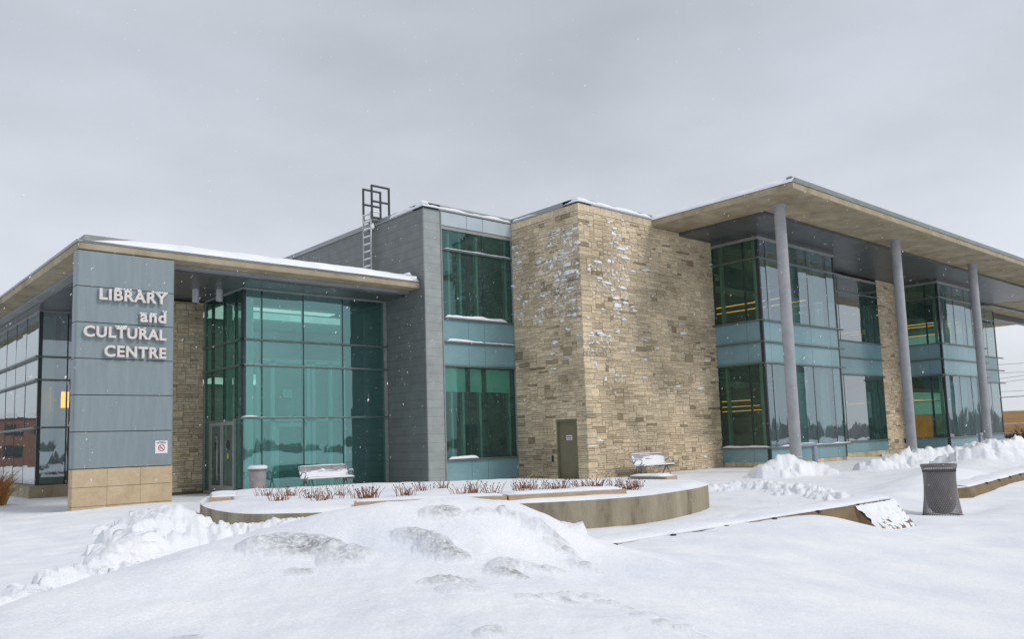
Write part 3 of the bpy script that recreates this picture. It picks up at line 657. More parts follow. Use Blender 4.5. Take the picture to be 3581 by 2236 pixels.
# ---- interiors
inn = MB()
inn.box(29.95, 63.3, 30, 30.2, .3, 9.8)                                   # back wall of the reading rooms
inn.build('interior_wall', 'interior', LIB)
MB().box(29.95, 36.2, 18.4, 20.44, 4.42, 5.9).box(29.95, 63.3, 20.5, 30, 4.62, 5.9).box(48.1, 54.4, 18.4, 20.44, 4.42, 5.9).build('floor_slab', 'interior', LIB)
MB().box(37.3, 37.5, 21.5, 30, .4, 9.5).build('interior_wall', 'interior', LIB)  # added partition, hides the glowing ceiling from the side panes
MB().box(29.95, 36.2, 18.4, 20.44, .2, .34).box(29.95, 63.3, 20.44, 30, .2, .342).box(48.1, 54.4, 18.4, 20.44, .2, .344).build('ground_floor', 'floor_in', LIB)
MB().box(29.95, 36.2, 18.3, 20.44, 9.55, 9.63).box(29.95, 63.3, 20.5, 30, 9.55, 9.63).box(48.1, 54.4, 18.3, 20.44, 9.55, 9.63).build('interior_ceiling', 'white', LIB)
bk = MB()
for (x, zc) in ((31, 8.25), (31, 3.75), (49, 8.25), (49, 3.75)): bk.box(x, x + 12, 22.2, 22.6, zc, zc + .22)
bk.build('bulkhead', 'blindgrey', LIB)
bk = MB()
for (x, zc) in ((31, 8.47), (31, 3.97), (49, 8.47), (49, 3.97)): bk.box(x, x + 12, 22.3, 22.6, zc, zc + (1.08 if zc > 5 else .62))
bk.build('bulkhead', 'interior_dark', LIB)
gr = MB()
for (x, zc) in ((31.9, 8.75), (31.9, 4.1), (50, 8.75)):
    gr.box(x, x + 1.1, 22.26, 22.30, zc, zc + .3)
g_ = gr.build('vent_grille', 'white', LIB)
dk = MB()
for (x, zc) in ((31.9, 8.75), (31.9, 4.1), (50, 8.75)):
    for q in range(2): dk.box(x + .05 + q * .53, x + .5 + q * .53, 22.25, 22.26, zc + .05, zc + .25)
dk.build('grille_opening', 'interior', g_)
MB().box(30.2, 30.24, 20.6, 30, .35, 9.5).build('interior_wall', 'interior_dark', LIB)
lt = MB()
for (x, z) in ((33.6, 7.55), (35.6, 7.6), (51.8, 7.75), (53.6, 7.8), (57, 7.6)): lt.box(x - .025, x + .025, 19.2, 28, z, z + .03)
for (x, z) in ((34, 3.05), (34.6, 2.8), (35.2, 2.6), (53, 3.2), (55, 3.2)): lt.box(x - .02, x + .02, 21.5, 28, z, z + .025)
lt.build('light_or_glow_strip', 'strip', LIB)
sh = MB(); rs = random.Random(5)
for fl in (.34, 5.9):
    for x in (33.2, 36.5, 40.5, 44, 51.5, 56, 60):
        sh.box(x, x + 2.2, 26.0, 26.6, fl, fl + 1.9)
        for q in range(4): sh.box(x + .02, x + 2.18, 25.9, 26.0, fl + .2 + q * .45, fl + .5 + q * .45)
sh.build('bookshelf', 'shelf', LIB)
MB().box(31.2, 31.9, 22.9, 23.1, .34, 2.9).box(32.3, 33.3, 24, 24.2, 5.9, 7.0).build('wood_panel', 'wood', LIB)
yp = MB().box(52.9, 54.2, 22.8, 22.9, .5, 2.35).box(57.5, 60.5, 24, 24.1, .34, 2.3); yp.build('lit_panel', 'yellowwall', LIB)
MB().box(38.5, 44.5, 23.5, 26.5, 8.9, 8.96).build('lit_ceiling', 'warmroom', LIB)
# window-column rooms
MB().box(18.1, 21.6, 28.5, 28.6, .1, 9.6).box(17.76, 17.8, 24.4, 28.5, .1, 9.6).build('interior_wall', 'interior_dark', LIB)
MB().box(17.9, 21.6, 24.35, 28.5, 4.45, 5.9).box(17.9, 21.6, 24.35, 28.5, 0, .1).box(17.9, 21.6, 24.35, 28.5, 9.55, 9.63).build('floor_slab', 'interior', LIB)
MB().box(18.12, 18.8, 26.0, 26.1, .4, 3.9).box(18.12, 18.75, 26, 26.1, 5.95, 9.5).build('interior_wall', 'white', LIB)
# lobby interior
MB().box(11.62, 17.3, 33.8, 34, .1, 7.0).box(11.62, 17.3, 30.6, 33.8, 4.3, 4.5).build('interior_wall', 'interior', LIB)
MB().box(11.62, 17.3, 26.9, 34, 0, .12).build('ground_floor', 'floor_in', LIB)
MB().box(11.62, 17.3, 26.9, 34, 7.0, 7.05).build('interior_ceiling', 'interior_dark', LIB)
lc = MB()
for yy in (29.8,): lc.box(12.2, 16.8, yy, yy + 3.2, 6.90, 6.94)
for yy in (30.8,): lc.box(12.2, 16.8, yy, yy + 2.6, 4.24, 4.28)
lc.build('lobby_fill_panel', 'lobbyfill', LIB)  # added glowing panels, not known lamps, to brighten the lobby
MB().box(12.4, 16.3, 28.6, 29.4, 5.95, 6.6).build('bulkhead', 'interior', LIB)
MB().box(12.0, 16.7, 28.45, 28.6, 6.30, 6.52).box(12.9, 15.2, 29.3, 29.4, 4.15, 4.32).build('light_or_glow_strip', 'cool', LIB)  # bulkhead bands made to glow, their brightness put in as emission
v = MB()
for x in (12.55, 13.05, 14.45, 14.65, 15.35, 15.9): v.box(x - .07, x + .07, 27.6, 27.74, .12, 4.7)
v.box(12.5, 16.0, 27.6, 27.74, 2.50, 2.64); v.box(12.5, 16.0, 27.6, 27.74, 4.6, 4.75); v.box(13.2, 14.35, 27.55, 27.6, 2.3, 2.45).box(13.1, 13.25, 27.55, 27.6, .12, 2.45).box(14.2, 14.38, 27.55, 27.6, .12, 2.45)
v.build('vestibule_frame', 'blind', LIB)
MB().box(12.6, 16.0, 27.78, 27.8, .12, 4.6).build('vestibule_screen', 'interior', LIB)
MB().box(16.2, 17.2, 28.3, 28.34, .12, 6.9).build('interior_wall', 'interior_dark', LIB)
MB().box(13.4, 13.75, 27.52, 27.54, 3.35, 3.65).build('notice_plate', 'platewhite', LIB)
vs2 = MB()
for y in (27.9, 28.9, 29.7): vs2.box(12.2, 12.4, y - .12, y + .12, .12, 6.9)
vs2.build('inner_post', 'blind', LIB)
# low wing interior
MB().box(7.3, 17, 48, 48.2, .1, 7.0).box(9.82, 9.9, 35.1, 48, .1, 7).build('interior_wall', 'wood', LIB)
MB().box(7.25, 17, 35.1, 62, -.05, .1).build('ground_floor', 'floor_in', LIB)
MB().box(7.25, 17, 35.1, 62, 7.0, 7.05).build('interior_ceiling', 'interior_dark', LIB)
MB().box(8.02, 8.28, 35.22, 35.3, 3.36, 3.98).build('wall_lamp', 'lamp', LIB)
MB().box(7.7, 7.78, 35.3, 35.38, .5, 6.9).box(8.3, 8.9, 35.6, 35.65, 4.6, 5.2).build('inner_post', 'white', LIB)
MB().box(8.3, 9.8, 36.6, 36.7, .1, 7.0).build('interior_wall', 'wood', LIB)
MB().box(7.3, 7.75, 35.6, 35.62, .5, 6.9).build('curtain', 'blind', LIB)
MB().box(8.6, 9.4, 36, 36.5, .1, 1.1).build('counter', 'black', LIB)
MB().box(55, 78, 22, 22.4, 9.5, 9.93).build('roof_beam', 'soffit', LIB)

# ------------------------------------------------------------------ sign pylon
SG = empty('sign_pylon', (7.17, 24.62, 0), label='tall blue grey sign pylon reading LIBRARY and CULTURAL CENTRE on tan stone base', cat='sign'); SG['_world'] = 1
def rrect(x0, x1, y0, y1, r, n=5):
    P = []
    for (cx_, cy_, a0) in ((x1 - r, y0 + r, -90), (x1 - r, y1 - r, 0), (x0 + r, y1 - r, 90), (x0 + r, y0 + r, 180)):
        for k in range(n + 1): a = math.radians(a0 + 90 * k / n); P.append((cx_ + r * math.cos(a), cy_ + r * math.sin(a)))
    return P
SX0, SX1, SY0, SY1 = 5.86, 8.49, 24.43, 24.86
for k in range(6):
    z0 = 1.18 + k; MB().prism(rrect(SX0, SX1, SY0, SY1, .07), z0 + .011, z0 + 1 - .011 if k < 5 else 7.17).build('metal_panel', 'sign', SG)
MB().prism(rrect(SX0 + .03, SX1 - .03, SY0 + .03, SY1 - .03, .05), 1.15, 7.1).build('pylon_core', 'dark', SG)
bs = MB()
W3 = (SX1 - SX0 - .02) / 3
for j in range(3):
    for (za, zb) in ((-.2, .17), (.175, .68), (.685, 1.17)): bs.box(SX0 + .01 + j * W3 + .003, SX0 + .01 + (j + 1) * W3 - .003, SY0 + .01, SY1 - .01, za + .003, zb - .003)
bs.build('stone_base', 'granite', SG)
# lettering
def text_letters(body, x0, x1, zb, zt, capref=None):
    cu = bpy.data.curves.new('letter', 'FONT'); cu.body = body; cu.size = 1; cu.offset = .022; cu.extrude = .06; cu.resolution_u = 4; cu.bevel_depth = .012; cu.bevel_resolution = 1; cu.space_character = 1.10
    o = bpy.data.objects.new('tmp', cu); COL.objects.link(o); dg = bpy.context.evaluated_depsgraph_get()
    me = bpy.data.meshes.new_from_object(o.evaluated_get(dg)); COL.objects.unlink(o); bpy.data.objects.remove(o)
    bm = bmesh.new(); bm.from_mesh(me); bmesh.ops.remove_doubles(bm, verts=bm.verts, dist=1e-5); bm.verts.ensure_lookup_table()
    xs = [v.co.x for v in bm.verts]; ys = [v.co.y for v in bm.verts]; mnx, mxx, mny, mxy = min(xs), max(xs), min(ys), max(ys)
    if capref: mny, mxy = capref
    seen = set(); out = []
    for v0 in bm.verts:
        if v0.index in seen: continue
        st = [v0]; seen.add(v0.index); comp = []
        while st:
            q = st.pop(); comp.append(q)
            for e in q.link_edges:
                r = e.other_vert(q)
                if r.index not in seen: seen.add(r.index); st.append(r)
        idx = {q.index: i for i, q in enumerate(comp)}; fs = {f for q in comp for f in q.link_faces}
        V = [(x0 + (q.co.x - mnx) / (mxx - mnx) * (x1 - x0), SY0 - .075 - q.co.z * .75, zb + (q.co.y - mny) / (mxy - mny) * (zt - zb)) for q in comp]
        out.append((V, [tuple(idx[vv.index] for vv in f.verts) for f in fs]))
    bm.free(); out.sort(key=lambda t: min(p[0] for p in t[0])); return out
snowy = {'LIBRARY': 'BRARY', 'and': 'and', 'CULTURAL': 'TR', 'CENTRE': ''}
rs = random.Random(17)
for body, x0, x1, zb, zt in (('LIBRARY', 6.42, 8.24, 5.82, 6.14), ('and', 7.50, 8.22, 5.26, 5.60), ('CULTURAL', 6.04, 8.23, 4.76, 5.08), ('CENTRE', 6.57, 8.23, 4.23, 4.56)):
    for i, (V, F_) in enumerate(text_letters(body, x0, x1, zb, zt)):
        mb = MB(); mb.add(V, F_); lo = mb.build('letter', 'letter', SG)
        ch = body[i] if i < len(body) else ''
        if body != 'CENTRE' and (ch in snowy[body] or rs.random() < .25):
            zt_ = max(p[2] for p in V); tp = [p for p in V if p[2] > zt_ - .03]; xa, xb = min(p[0] for p in tp), max(p[0] for p in tp)
            s = MB(); n = max(1, int((xb - xa) / .06))
            for q in range(n + 1):
                if rs.random() < .8: lump(s, (xa + (xb - xa) * (q / max(1, n)), SY0 - .075, zt_ + rs.uniform(.005, .02)), .035, .045, rs.uniform(.025, .05), rs)
            if s.v: s.build('snow_cap', 'snow', lo, smooth=True)
# letter stand-offs
so = MB()
for (z, xs_) in ((6.0, (6.5, 7.1, 7.7, 8.1)), (5.4, (7.6, 8.1)), (4.92, (6.15, 6.8, 7.5, 8.1)), (4.4, (6.7, 7.3, 8.1))):
    for x in xs_: so.tube([(x, SY0, z), (x, SY0 - .05, z)], .01, 6)
so.build('stand_off', 'galv', SG)
# no-smoking plate
pl = MB().box(7.99, 8.33, SY0 - .012, SY0 - .002, 1.53, 1.89).build('notice_plate', 'platewhite', SG, label='white no smoking notice with red prohibition ring')
cxp, czp = 8.165, 1.685; rg = MB(); n = 36; vs = []; fs = []
for k in range(n):
    a = 2 * math.pi * k / n
    for r in (.076, .096): vs.append((cxp + r * math.cos(a), SY0 - .018, czp + r * math.sin(a)))
for k in range(n): fs.append((2 * k, 2 * k + 1, 2 * ((k + 1) % n) + 1, 2 * ((k + 1) % n)))
rg.add(vs, [tuple(reversed(f)) for f in fs]); dxy = .083 * .7071
rg.face([(cxp - dxy - .007, SY0 - .0185, czp + dxy - .007), (cxp + dxy - .007, SY0 - .0185, czp - dxy - .007), (cxp + dxy + .007, SY0 - .0185, czp - dxy + .007), (cxp - dxy + .007, SY0 - .0185, czp + dxy + .007)])
rg.build('prohibition_ring', 'red', pl)
MB().box(cxp - .065, cxp + .03, SY0 - .0165, SY0 - .013, czp - .014, czp - .001).tube([(cxp + .035, SY0 - .015, czp - .005), (cxp + .05, SY0 - .015, czp + .02), (cxp + .04, SY0 - .015, czp + .05)], .003, 4).build('cigarette_mark', 'black', pl)
tx = MB()
for (a, b, z) in ((8.08, 8.25, 1.862), (8.01, 8.10, 1.836), (8.12, 8.21, 1.836), (8.225, 8.31, 1.836), (8.04, 8.12, 1.812), (8.135, 8.28, 1.812)): tx.box(a, b, SY0 - .015, SY0 - .012, z - .006, z + .006)
tx.build('small_print', 'dark', pl)

# ------------------------------------------------------------------ terrain
def seg_dist(px, py, poly):
    """nearest point on polyline: returns signed distance (positive: far side from camera), interpolated 3rd value and running parameter"""
    best = np.full(px.shape, 1e9); val = np.zeros(px.shape); sd_ = np.zeros(px.shape); tt = np.zeros(px.shape)
    for i in range(len(poly) - 1):
        ax, ay, az = poly[i]; bx, by, bz = poly[i + 1]; dx, dy = bx - ax, by - ay; L2 = dx * dx + dy * dy
        t = np.clip(((px - ax) * dx + (py - ay) * dy) / L2, 0, 1); qx = ax + t * dx; qy = ay + t * dy
        d = np.hypot(px - qx, py - qy); m = d < best
        cr = dx * (py - ay) - dy * (px - ax)
        best[m] = d[m]; val[m] = (az + t * (bz - az))[m]; sd_[m] = (np.sign(cr) * d)[m]; tt[m] = (i + t)[m]
    return best, val, sd_, tt
# surveyed spot heights (x, y, z) of the snow field: crest of the mound, its near slope, the low field to the right
CTRL = [(0.34,5.72,0.547),(1.02,5.79,0.727),(1.28,5.96,0.752),(1.72,6.23,0.798),(2.19,6.35,0.857),(2.83,6.32,0.976),(3.48,6.14,1.096),(4.12,5.84,1.146),(4.42,5.64,1.149),(4.69,5.40,1.109),(4.99,5.20,0.961),(5.33,5.03,0.741),(5.67,4.86,0.614),(2.30,5.85,0.923),(2.80,5.54,0.892),(3.30,5.23,0.860),(3.82,4.90,0.828),(4.31,4.74,0.787),(4.69,4.66,0.717),(1.30,5.54,0.813),(1.80,5.22,0.776),(2.40,4.76,0.744),(2.95,4.20,0.728),(3.36,3.90,0.703),(4.07,3.87,0.604),(4.70,3.85,0.517),(5.12,3.61,0.484),(0.70,5.00,0.731),(1.17,4.58,0.711),(1.80,4.02,0.685),(2.37,3.38,0.682),(2.82,2.98,0.663),(3.32,2.87,0.616),(4.11,2.77,0.464),(5.12,2.67,0.297),(6.63,2.13,0.110),(8.87,2.82,0.035),(8.10,4.17,0.199),(12.36,5.06,-0.016),(17.29,5.36,0.063),(11.79,3.70,0.035),(0.41,7.00,0.339),(0.48,8.14,0.120),(0.56,9.41,0.060),(1.22,6.95,0.451),(1.41,7.99,0.120),(1.61,9.14,0.060),(1.52,7.08,0.467),(1.73,8.10,0.120),(1.98,9.22,0.060),(2.02,7.31,0.495),(2.29,8.28,0.120),(2.58,9.35,0.060),(2.54,7.38,0.532),(2.86,8.30,0.120),(3.21,9.32,0.060),(3.25,7.28,0.605),(3.64,8.14,0.120),(4.07,9.10,0.060),(3.98,7.03,0.679),(4.43,7.83,0.120),(4.94,8.73,0.060),(4.70,6.66,0.711),(5.22,7.41,0.120),(5.80,8.23,0.060),(5.03,6.43,0.712),(5.59,7.14,0.120),(6.21,7.93,0.060),(5.28,6.08,0.550),(5.93,6.84,0.250),(5.61,5.85,0.550),(6.30,6.57,0.250),(6.60,6.20,0.410),(7.50,6.20,0.410),(9.00,6.15,0.412),(10.30,6.10,0.412),(11.50,6.10,0.36),(12.30,5.95,0.220),(13.00,5.75,0.030),(13.80,5.60,-0.030),(16.00,5.50,-0.060),(18.50,6.20,0.020),(6.60,7.30,0.300),(8.00,7.30,0.340),(9.50,7.30,0.340),(11.00,7.30,0.330),(12.50,7.20,0.300),(14.00,7.00,0.120),(16.50,7.20,0.020),(6.00,8.60,0.050),(8.00,8.90,0.030),(10.00,9.00,0.000),(13.00,9.00,0.000),(10.40,9.80,0.000),(12.00,9.60,0.000),(14.50,10.10,0.020),(8.00,11.20,0.050),(6.00,12.60,0.050),(5.00,14.00,0.050),(3.00,12.50,0.050),(1.00,10.50,0.050),(-1.50,8.50,0.050),(16.50,11.00,0.030),(18.00,9.00,0.050),(2.00,1.50,0.350),(0.00,0.00,0.100),(-2.00,3.00,0.150),(4.00,0.00,0.120),(8.00,1.50,0.000),(12.00,2.50,-0.020),(-3.00,6.00,0.100),(15.00,3.50,-0.040)]
PLANT = [(5.97, 14.04), (6.45, 13.1), (7.45, 12.25), (9.78, 10.82), (10.91, 10.22), (12.0, 9.98), (13.22, 10.12), (14.41, 10.45), (15.35, 10.95), (15.95, 11.9), (15.9, 13.5), (15.0, 16.0), (13.3, 18.2), (11.6, 19.7), (9.6, 20.7), (8.2, 20.3), (7.1, 18.6), (6.25, 16.2)]
def smooth_loop(P, k=6):
    P = [np.array(p) for p in P]; n = len(P); out = []
    for i in range(n):
        a, b, c, d = P[i - 1], P[i], P[(i + 1) % n], P[(i + 2) % n]
        for j in range(k):
            t = j / k; out.append(.5 * ((2 * b) + (-a + c) * t + (2 * a - 5 * b + 4 * c - d) * t * t + (-a + 3 * b - 3 * c + d) * t ** 3))
    return out
PL = smooth_loop(PLANT)
def base_h(x, y):
    z = .03 * fbm(x * .35, y * .35, 4, 2) + .012 * fbm(x * 1.7, y * 1.7, 4, 9)
    z = z + .10 * np.clip((x - 13) / 9, 0, 1) + .08 * np.clip((x - 24) / 12, 0, 1)           # rises a little to the right
    # smooth open field in the right foreground
    z = z + .10 * np.exp(-((x - 6.5) / 3.0) ** 2 - ((y + .5) / 3) ** 2)
    z = z + .16 * np.exp(-((x - 7.6) / 2.4) ** 2 - ((y - 23.9) / 1.3) ** 2)
    # wind drift behind the litter bin
    c, s = math.cos(-.12), math.sin(-.12); xr = (x - 22) * c - (y - 8.6) * s; yr = (x - 22) * s + (y - 8.6) * c
    z = z + .42 * np.exp(-(xr / 3.6) ** 2 - (yr / .95) ** 2) + .25 * np.exp(-((x - 29) / 5) ** 2 - ((y - 10.2) / 1.2) ** 2)
    z = z + .10 * np.exp(-((x - 16.5) / 1.5) ** 2 - ((y - 7.9) / .5) ** 2)
    # hollow scoured around the bin and the planter corner
    z = z - .10 * np.exp(-((x - 16.3) / .7) ** 2 - ((y - 6.5) / .7) ** 2) - .06 * np.exp(-((x - 17.2) / .8) ** 2 - ((y - 6.1) / .3) ** 2)
    z = z + .05 * np.exp(-((x - 16.9) / .35) ** 2 - ((y - 11.0) / 1.2) ** 2)
    # old wheel tracks swept along the walk
    z = z - .05 * np.exp(-((y - 8.3 - .06 * (x - 8)) / .25) ** 2) * np.clip((x - 7) / 3, 0, 1) * np.clip((17 - x) / 3, 0, 1)
    z = z + .05 * np.exp(-((y - 8.8 - .07 * (x - 8)) / .18) ** 2) * np.clip((x - 7) / 3, 0, 1) * np.clip((17 - x) / 3, 0, 1) * (.7 + fbm(x * 2, y * 2, 3, 4))
    # left field: low wind ridges
    lf = np.clip((7 - x) / 2, 0, 1) * np.clip((y - 9) / 3, 0, 1)
    z = z + lf * .05 * (fbm(x * .9, y * 2.6, 5, 14))
    return z
_c = np.array(CTRL)
def tps(r): return np.where(r > 0, r * r * np.log(r + 1e-12), 0)
_K = tps(np.hypot(_c[:, None, 0] - _c[None, :, 0], _c[:, None, 1] - _c[None, :, 1])) + .02 * np.eye(len(_c))
_P = np.c_[np.ones(len(_c)), _c[:, :2]]
_W = np.linalg.solve(np.block([[_K, _P], [_P.T, np.zeros((3, 3))]]), np.r_[_c[:, 2], 0, 0, 0])
def field(x, y):
    z = _W[-3] + _W[-2] * x + _W[-1] * y
    for k in range(len(_c)): z = z + _W[k] * tps(np.hypot(x - _c[k, 0], y - _c[k, 1]))
    return z
def H(x, y):
    r = np.hypot(x, y); z = base_h(x, y); F_ = np.zeros_like(z); w = np.clip((16 - r) / 3.5, 0, 1) * np.clip((x + y + 3) / 3, 0, 1); w = w * w * (3 - 2 * w); sel = w > 0
    F_[sel] = field(x[sel], y[sel]); amp = np.clip(F_ * 1.4, 0, 1)
    rough = .022 * fbm(x * 1.4, y * 1.4, 4, 33) + .012 * fbm(x * 4.5, y * 4.5, 4, 34) * np.clip(1.2 - r / 14, 0, 1)
    z = z * (1 - w) + (F_ + .35 * (z * w) * (1 - amp) + rough * (.5 + amp)) * w
    return z, np.where((r < 8.9) & (x < 6.0) & (x + y > .5), F_ * w, 0)
# fine polar sheet round the camera, coarse further out
half = math.radians(37)
ang = list(np.linspace(-half, half, 1000)); rest = list(np.linspace(half, 2 * math.pi - half, 70))[1:-1]
A = np.array(ang + rest); NA = len(A)
rad = [.3]; 
while rad[-1] < 4000:
    r = rad[-1]; rad.append(r + (max(.0056 * r, .018) if 2.0 < r < 44 else (.12 * r + .02)))
Rr = np.array(rad); NR = len(Rr)
AA, RR = np.meshgrid(A, Rr)
tx_ = RR * np.sin(AA); ty_ = RR * np.cos(AA)
X = tx_ * RH[0] + ty_ * FH[0]; Y = tx_ * RH[1] + ty_ * FH[1]
Z, Mm = H(X, Y)
DIRT_SHADE = np.zeros_like(Z); PILE = np.zeros(Z.shape, np.int8)
Z[RR > 150] = 0; 
def clump(cx, cy, rx, ry, h, dirt_shade, rot=0, sharp=1.0, seed=0, pid=0, f=2.2):
    c, s = math.cos(rot), math.sin(rot); dx = (X - cx) * c + (Y - cy) * s; dy = -(X - cx) * s + (Y - cy) * c
    q = np.hypot(dx / rx, dy / ry) + .35 * fbm(X * f, Y * f, 3, seed); m = np.clip(1 - q, 0, 1) ** (1 / (1 + sharp))
    m[q > 1] = 0; return m
def apply_clump(cx, cy, rx, ry, h, dirt_shade, rot=0, seed=0, f=3.0, rough=.5):
    global Z, DIRT_SHADE
    m = clump(cx, cy, rx, ry, h, dirt_shade, rot, 1.0, seed)
    sel = m > 0; rn = ridge(X[sel] * f, Y[sel] * f, 5, seed + 3)
    Z[sel] += 1.25 * h * m[sel] * (.65 + 1.25 * rough * rn)
    under_shade = np.clip(.62 + .5 * ((Y[sel] - cy) / ry * -.5 + (X[sel] - cx) / rx * .25), 0, 1)  # shade of the clod's dark underside painted into the dirt amount
    DIRT_SHADE[sel] = np.maximum(DIRT_SHADE[sel], dirt_shade * 1.45 * np.clip(m[sel] * 1.3, 0, 1) * under_shade)
def chunks(poly, n, rmin, rmax, spread, seed, pid, hk=.8, base=0.0, dirt_shade=0.0):
    """plough clods: half-buried balls of snow along a polyline"""
    rn = random.Random(seed); segs = []
    for i in range(len(poly) - 1):
        segs.append((poly[i], poly[i + 1], math.dist(poly[i][:2], poly[i + 1][:2])))
    tot = sum(s[2] for s in segs)
    for k in range(n):
        t = rn.random() * tot
        for a, b, l in segs:
            if t <= l: break
            t -= l
        u = min(1, t / l); hh = a[2] + (b[2] - a[2]) * u; ww = a[3] + (b[3] - a[3]) * u
        off = rn.gauss(0, .45) * ww; dx, dy = (b[0] - a[0]) / l, (b[1] - a[1]) / l
        cx = a[0] + (b[0] - a[0]) * u - dy * off; cy = a[1] + (b[1] - a[1]) * u + dx * off
        env = math.exp(-(off / ww) ** 2 * 1.3)
        r = rn.uniform(rmin, rmax) * (.6 + .5 * env); top = hh * env * rn.uniform(.5, 1.05)
        D2 = (X - cx) ** 2 + (Y - cy) ** 2; sel = D2 < r * r * 1.3
        if not sel.any(): continue
        xs, ys = X[sel], Y[sel]; ax = rn.uniform(.7, 1.3); th = rn.uniform(0, 3.14)
        lx = (xs - cx) * math.cos(th) + (ys - cy) * math.sin(th); ly = -(xs - cx) * math.sin(th) + (ys - cy) * math.cos(th)
        wob = 1 + .55 * fbm(xs * 2.2 / r, ys * 2.2 / r, 2, k)
        q = np.clip(1 - ((lx * ax / r) ** 2 + (ly / ax / r) ** 2) * wob, 0, 1)
        hgt = r * hk * rn.uniform(.5, 1.1) + top * .45; zz = hgt + rn.uniform(-.35, .35) * lx + rn.uniform(-.35, .35) * ly
        a0 = rn.uniform(0, 6.28)
        for kk in range(rn.choice([4, 5, 6])):       # steep broken faces
            aa = a0 + kk * 6.28 / 5 + rn.uniform(-.4, .4); st = rn.uniform(1.1, 3.2)
            zz = np.minimum(zz, hgt * .2 + st * (r * rn.uniform(.6, .95) - (lx * math.cos(aa) + ly * math.sin(aa))))
        zz = BASE[sel] + zz + .10 * r * fbm(xs * 3.5 / r, ys * 3.5 / r, 3, k)
        zz = np.where(q > 0, zz, -9)
        Z[sel] = np.maximum(Z[sel], zz); 
def heap(poly, pid, seed, k=1.0):
    """smooth body under the clods"""
    global Z
    P3 = [(p[0], p[1], p[2]) for p in poly]; W = [(p[0], p[1], p[3]) for p in poly]
    d, zc, sd, t = seg_dist(X, Y, P3); _, wd, _, _ = seg_dist(X, Y, W)
    m = np.exp(-(d / wd) ** 2); nz = 1 + .5 * fbm(X * 1.6, Y * 1.6, 4, seed)
    add = zc * m * nz * k * .75
    PILE[(m > .22) & (RR < 60) & (zc > .12)] = pid
    Z = Z + np.where(RR < 80, add, 0)
HEAPS = [
    (1, [(3.5, 12.1, .06, .35), (4.1, 12.9, .34, .55), (4.7, 14.0, .52, .7), (5.1, 15.6, .46, .7), (5.9, 17.4, .34, .7), (6.8, 19.6, .16, .8)], 420, .10, .30),
    (1, [(4.9, 13.6, .38, .6), (5.9, 12.4, .46, .5), (7.1, 11.3, .56, .5), (8.2, 10.4, .58, .45), (9.0, 9.8, .42, .4), (9.6, 9.4, .15, .3)], 400, .08, .25),
    (2, [(1.2, 9.3, .05, .3), (2.2, 10.3, .18, .4), (3.2, 11.3, .26, .42), (3.6, 12.0, .12, .35)], 200, .06, .17),
    (3, [(23.6, 14.7, .12, .5), (24.9, 14.75, .66, .7), (25.6, 14.4, .30, .5), (26.5, 14.1, .05, .4)], 210, .12, .36),
    (4, [(28.3, 13.6, .06, .4), (30.2, 13.5, .24, .5), (32.2, 13.2, .55, .7), (34.4, 12.6, .35, .7)], 260, .12, .34),
    (5, [(30.0, 10.9, .3, .8), (33.4, 11.3, .80, 1.1), (36, 11.6, .88, 1.1), (38.5, 11.7, .6, 1.1), (42, 12.0, .5, 1.1)], 260, .15, .45),
    (6, [(18.4, 13.6, .05, .6), (20.5, 13.0, .10, .7), (18.8, 10.6, .12, .5), (17.3, 8.9, .06, .4)], 260, .05, .16),
]
for pid, poly, n, r0, r1 in HEAPS: heap(poly, pid if pid != 6 else 0, 80 + pid, .62)
BASE = Z.copy()
for i, (pid, poly, n, r0, r1) in enumerate(HEAPS):
    p2 = [(a, b, c * .35 + .02, d * 1.25) for a, b, c, d in poly]; chunks(p2, n, r0, r1, 1, 100 + i, pid)
_pm = (PILE > 0) & (RR < 45); Z[_pm] += .03 * ridge(X[_pm] * 3.5, Y[_pm] * 3.5, 4, 55) * np.clip((Z[_pm] - .1) * 4, 0, 1)
# dirty clods and hollows of the foreground mound
for (x, y, rx, ry, h, d, rot, f) in [
    (2.78, 5.60, .40, .22, .085, 1.0, -.7, 3.2), (2.55, 5.66, .16, .10, .05, .35, -.6, 4), (3.02, 5.28, .26, .16, .06, .6, -.5, 5), (2.98, 5.20, .2, .14, .05, .6, 0, 6),
    (3.98, 5.40, .20, .12, .06, .85, -.6, 5), (3.60, 5.20, .22, .12, .07, .8, -.9, 5), (3.62, 5.02, .2, .13, .05, .5, 0, 6), (3.62, 4.90, .22, .15, .07, .95, -1.1, 5), (3.21, 4.34, .20, .12, .045, .8, -.6, 6),
    (3.14, 4.04, .22, .14, .04, .3, -.6, 5), (3.76, 4.36, .17, .10, .06, .85, -1.0, 5), (3.86, 4.52, .15, .10, .04, .6, 0, 6), (2.62, 5.12, .13, .09, .04, .8, -.5, 7), (1.57, 4.29, .10, .06, .03, .6, -.6, 7), (2.66, 3.21, .12, .08, .03, .5, 0, 6)]:
    apply_clump(x, y, rx, ry, h, d, rot, int(x * 50), f)
def streak(P, n, r0, h, d, seed, jit=.05):
    rn = random.Random(seed)
    for k in range(n):
        t = k / (n - 1) * (len(P) - 1); i = min(int(t), len(P) - 2); u = t - i; x = P[i][0] + (P[i + 1][0] - P[i][0]) * u; y = P[i][1] + (P[i + 1][1] - P[i][1]) * u
        apply_clump(x + rn.uniform(-jit, jit), y + rn.uniform(-jit, jit), r0 * rn.uniform(.7, 1.8), r0 * rn.uniform(.35, .7), h * rn.uniform(.5, 1.2), d * rn.uniform(.4, 1.1), rn.uniform(-1.2, -.2), seed + k, 6)
streak([(4.23, 5.25), (4.50, 5.08), (4.61, 4.86), (4.66, 4.70), (4.62, 4.48), (4.55, 4.38)], 16, .09, .04, .55, 400, .06)
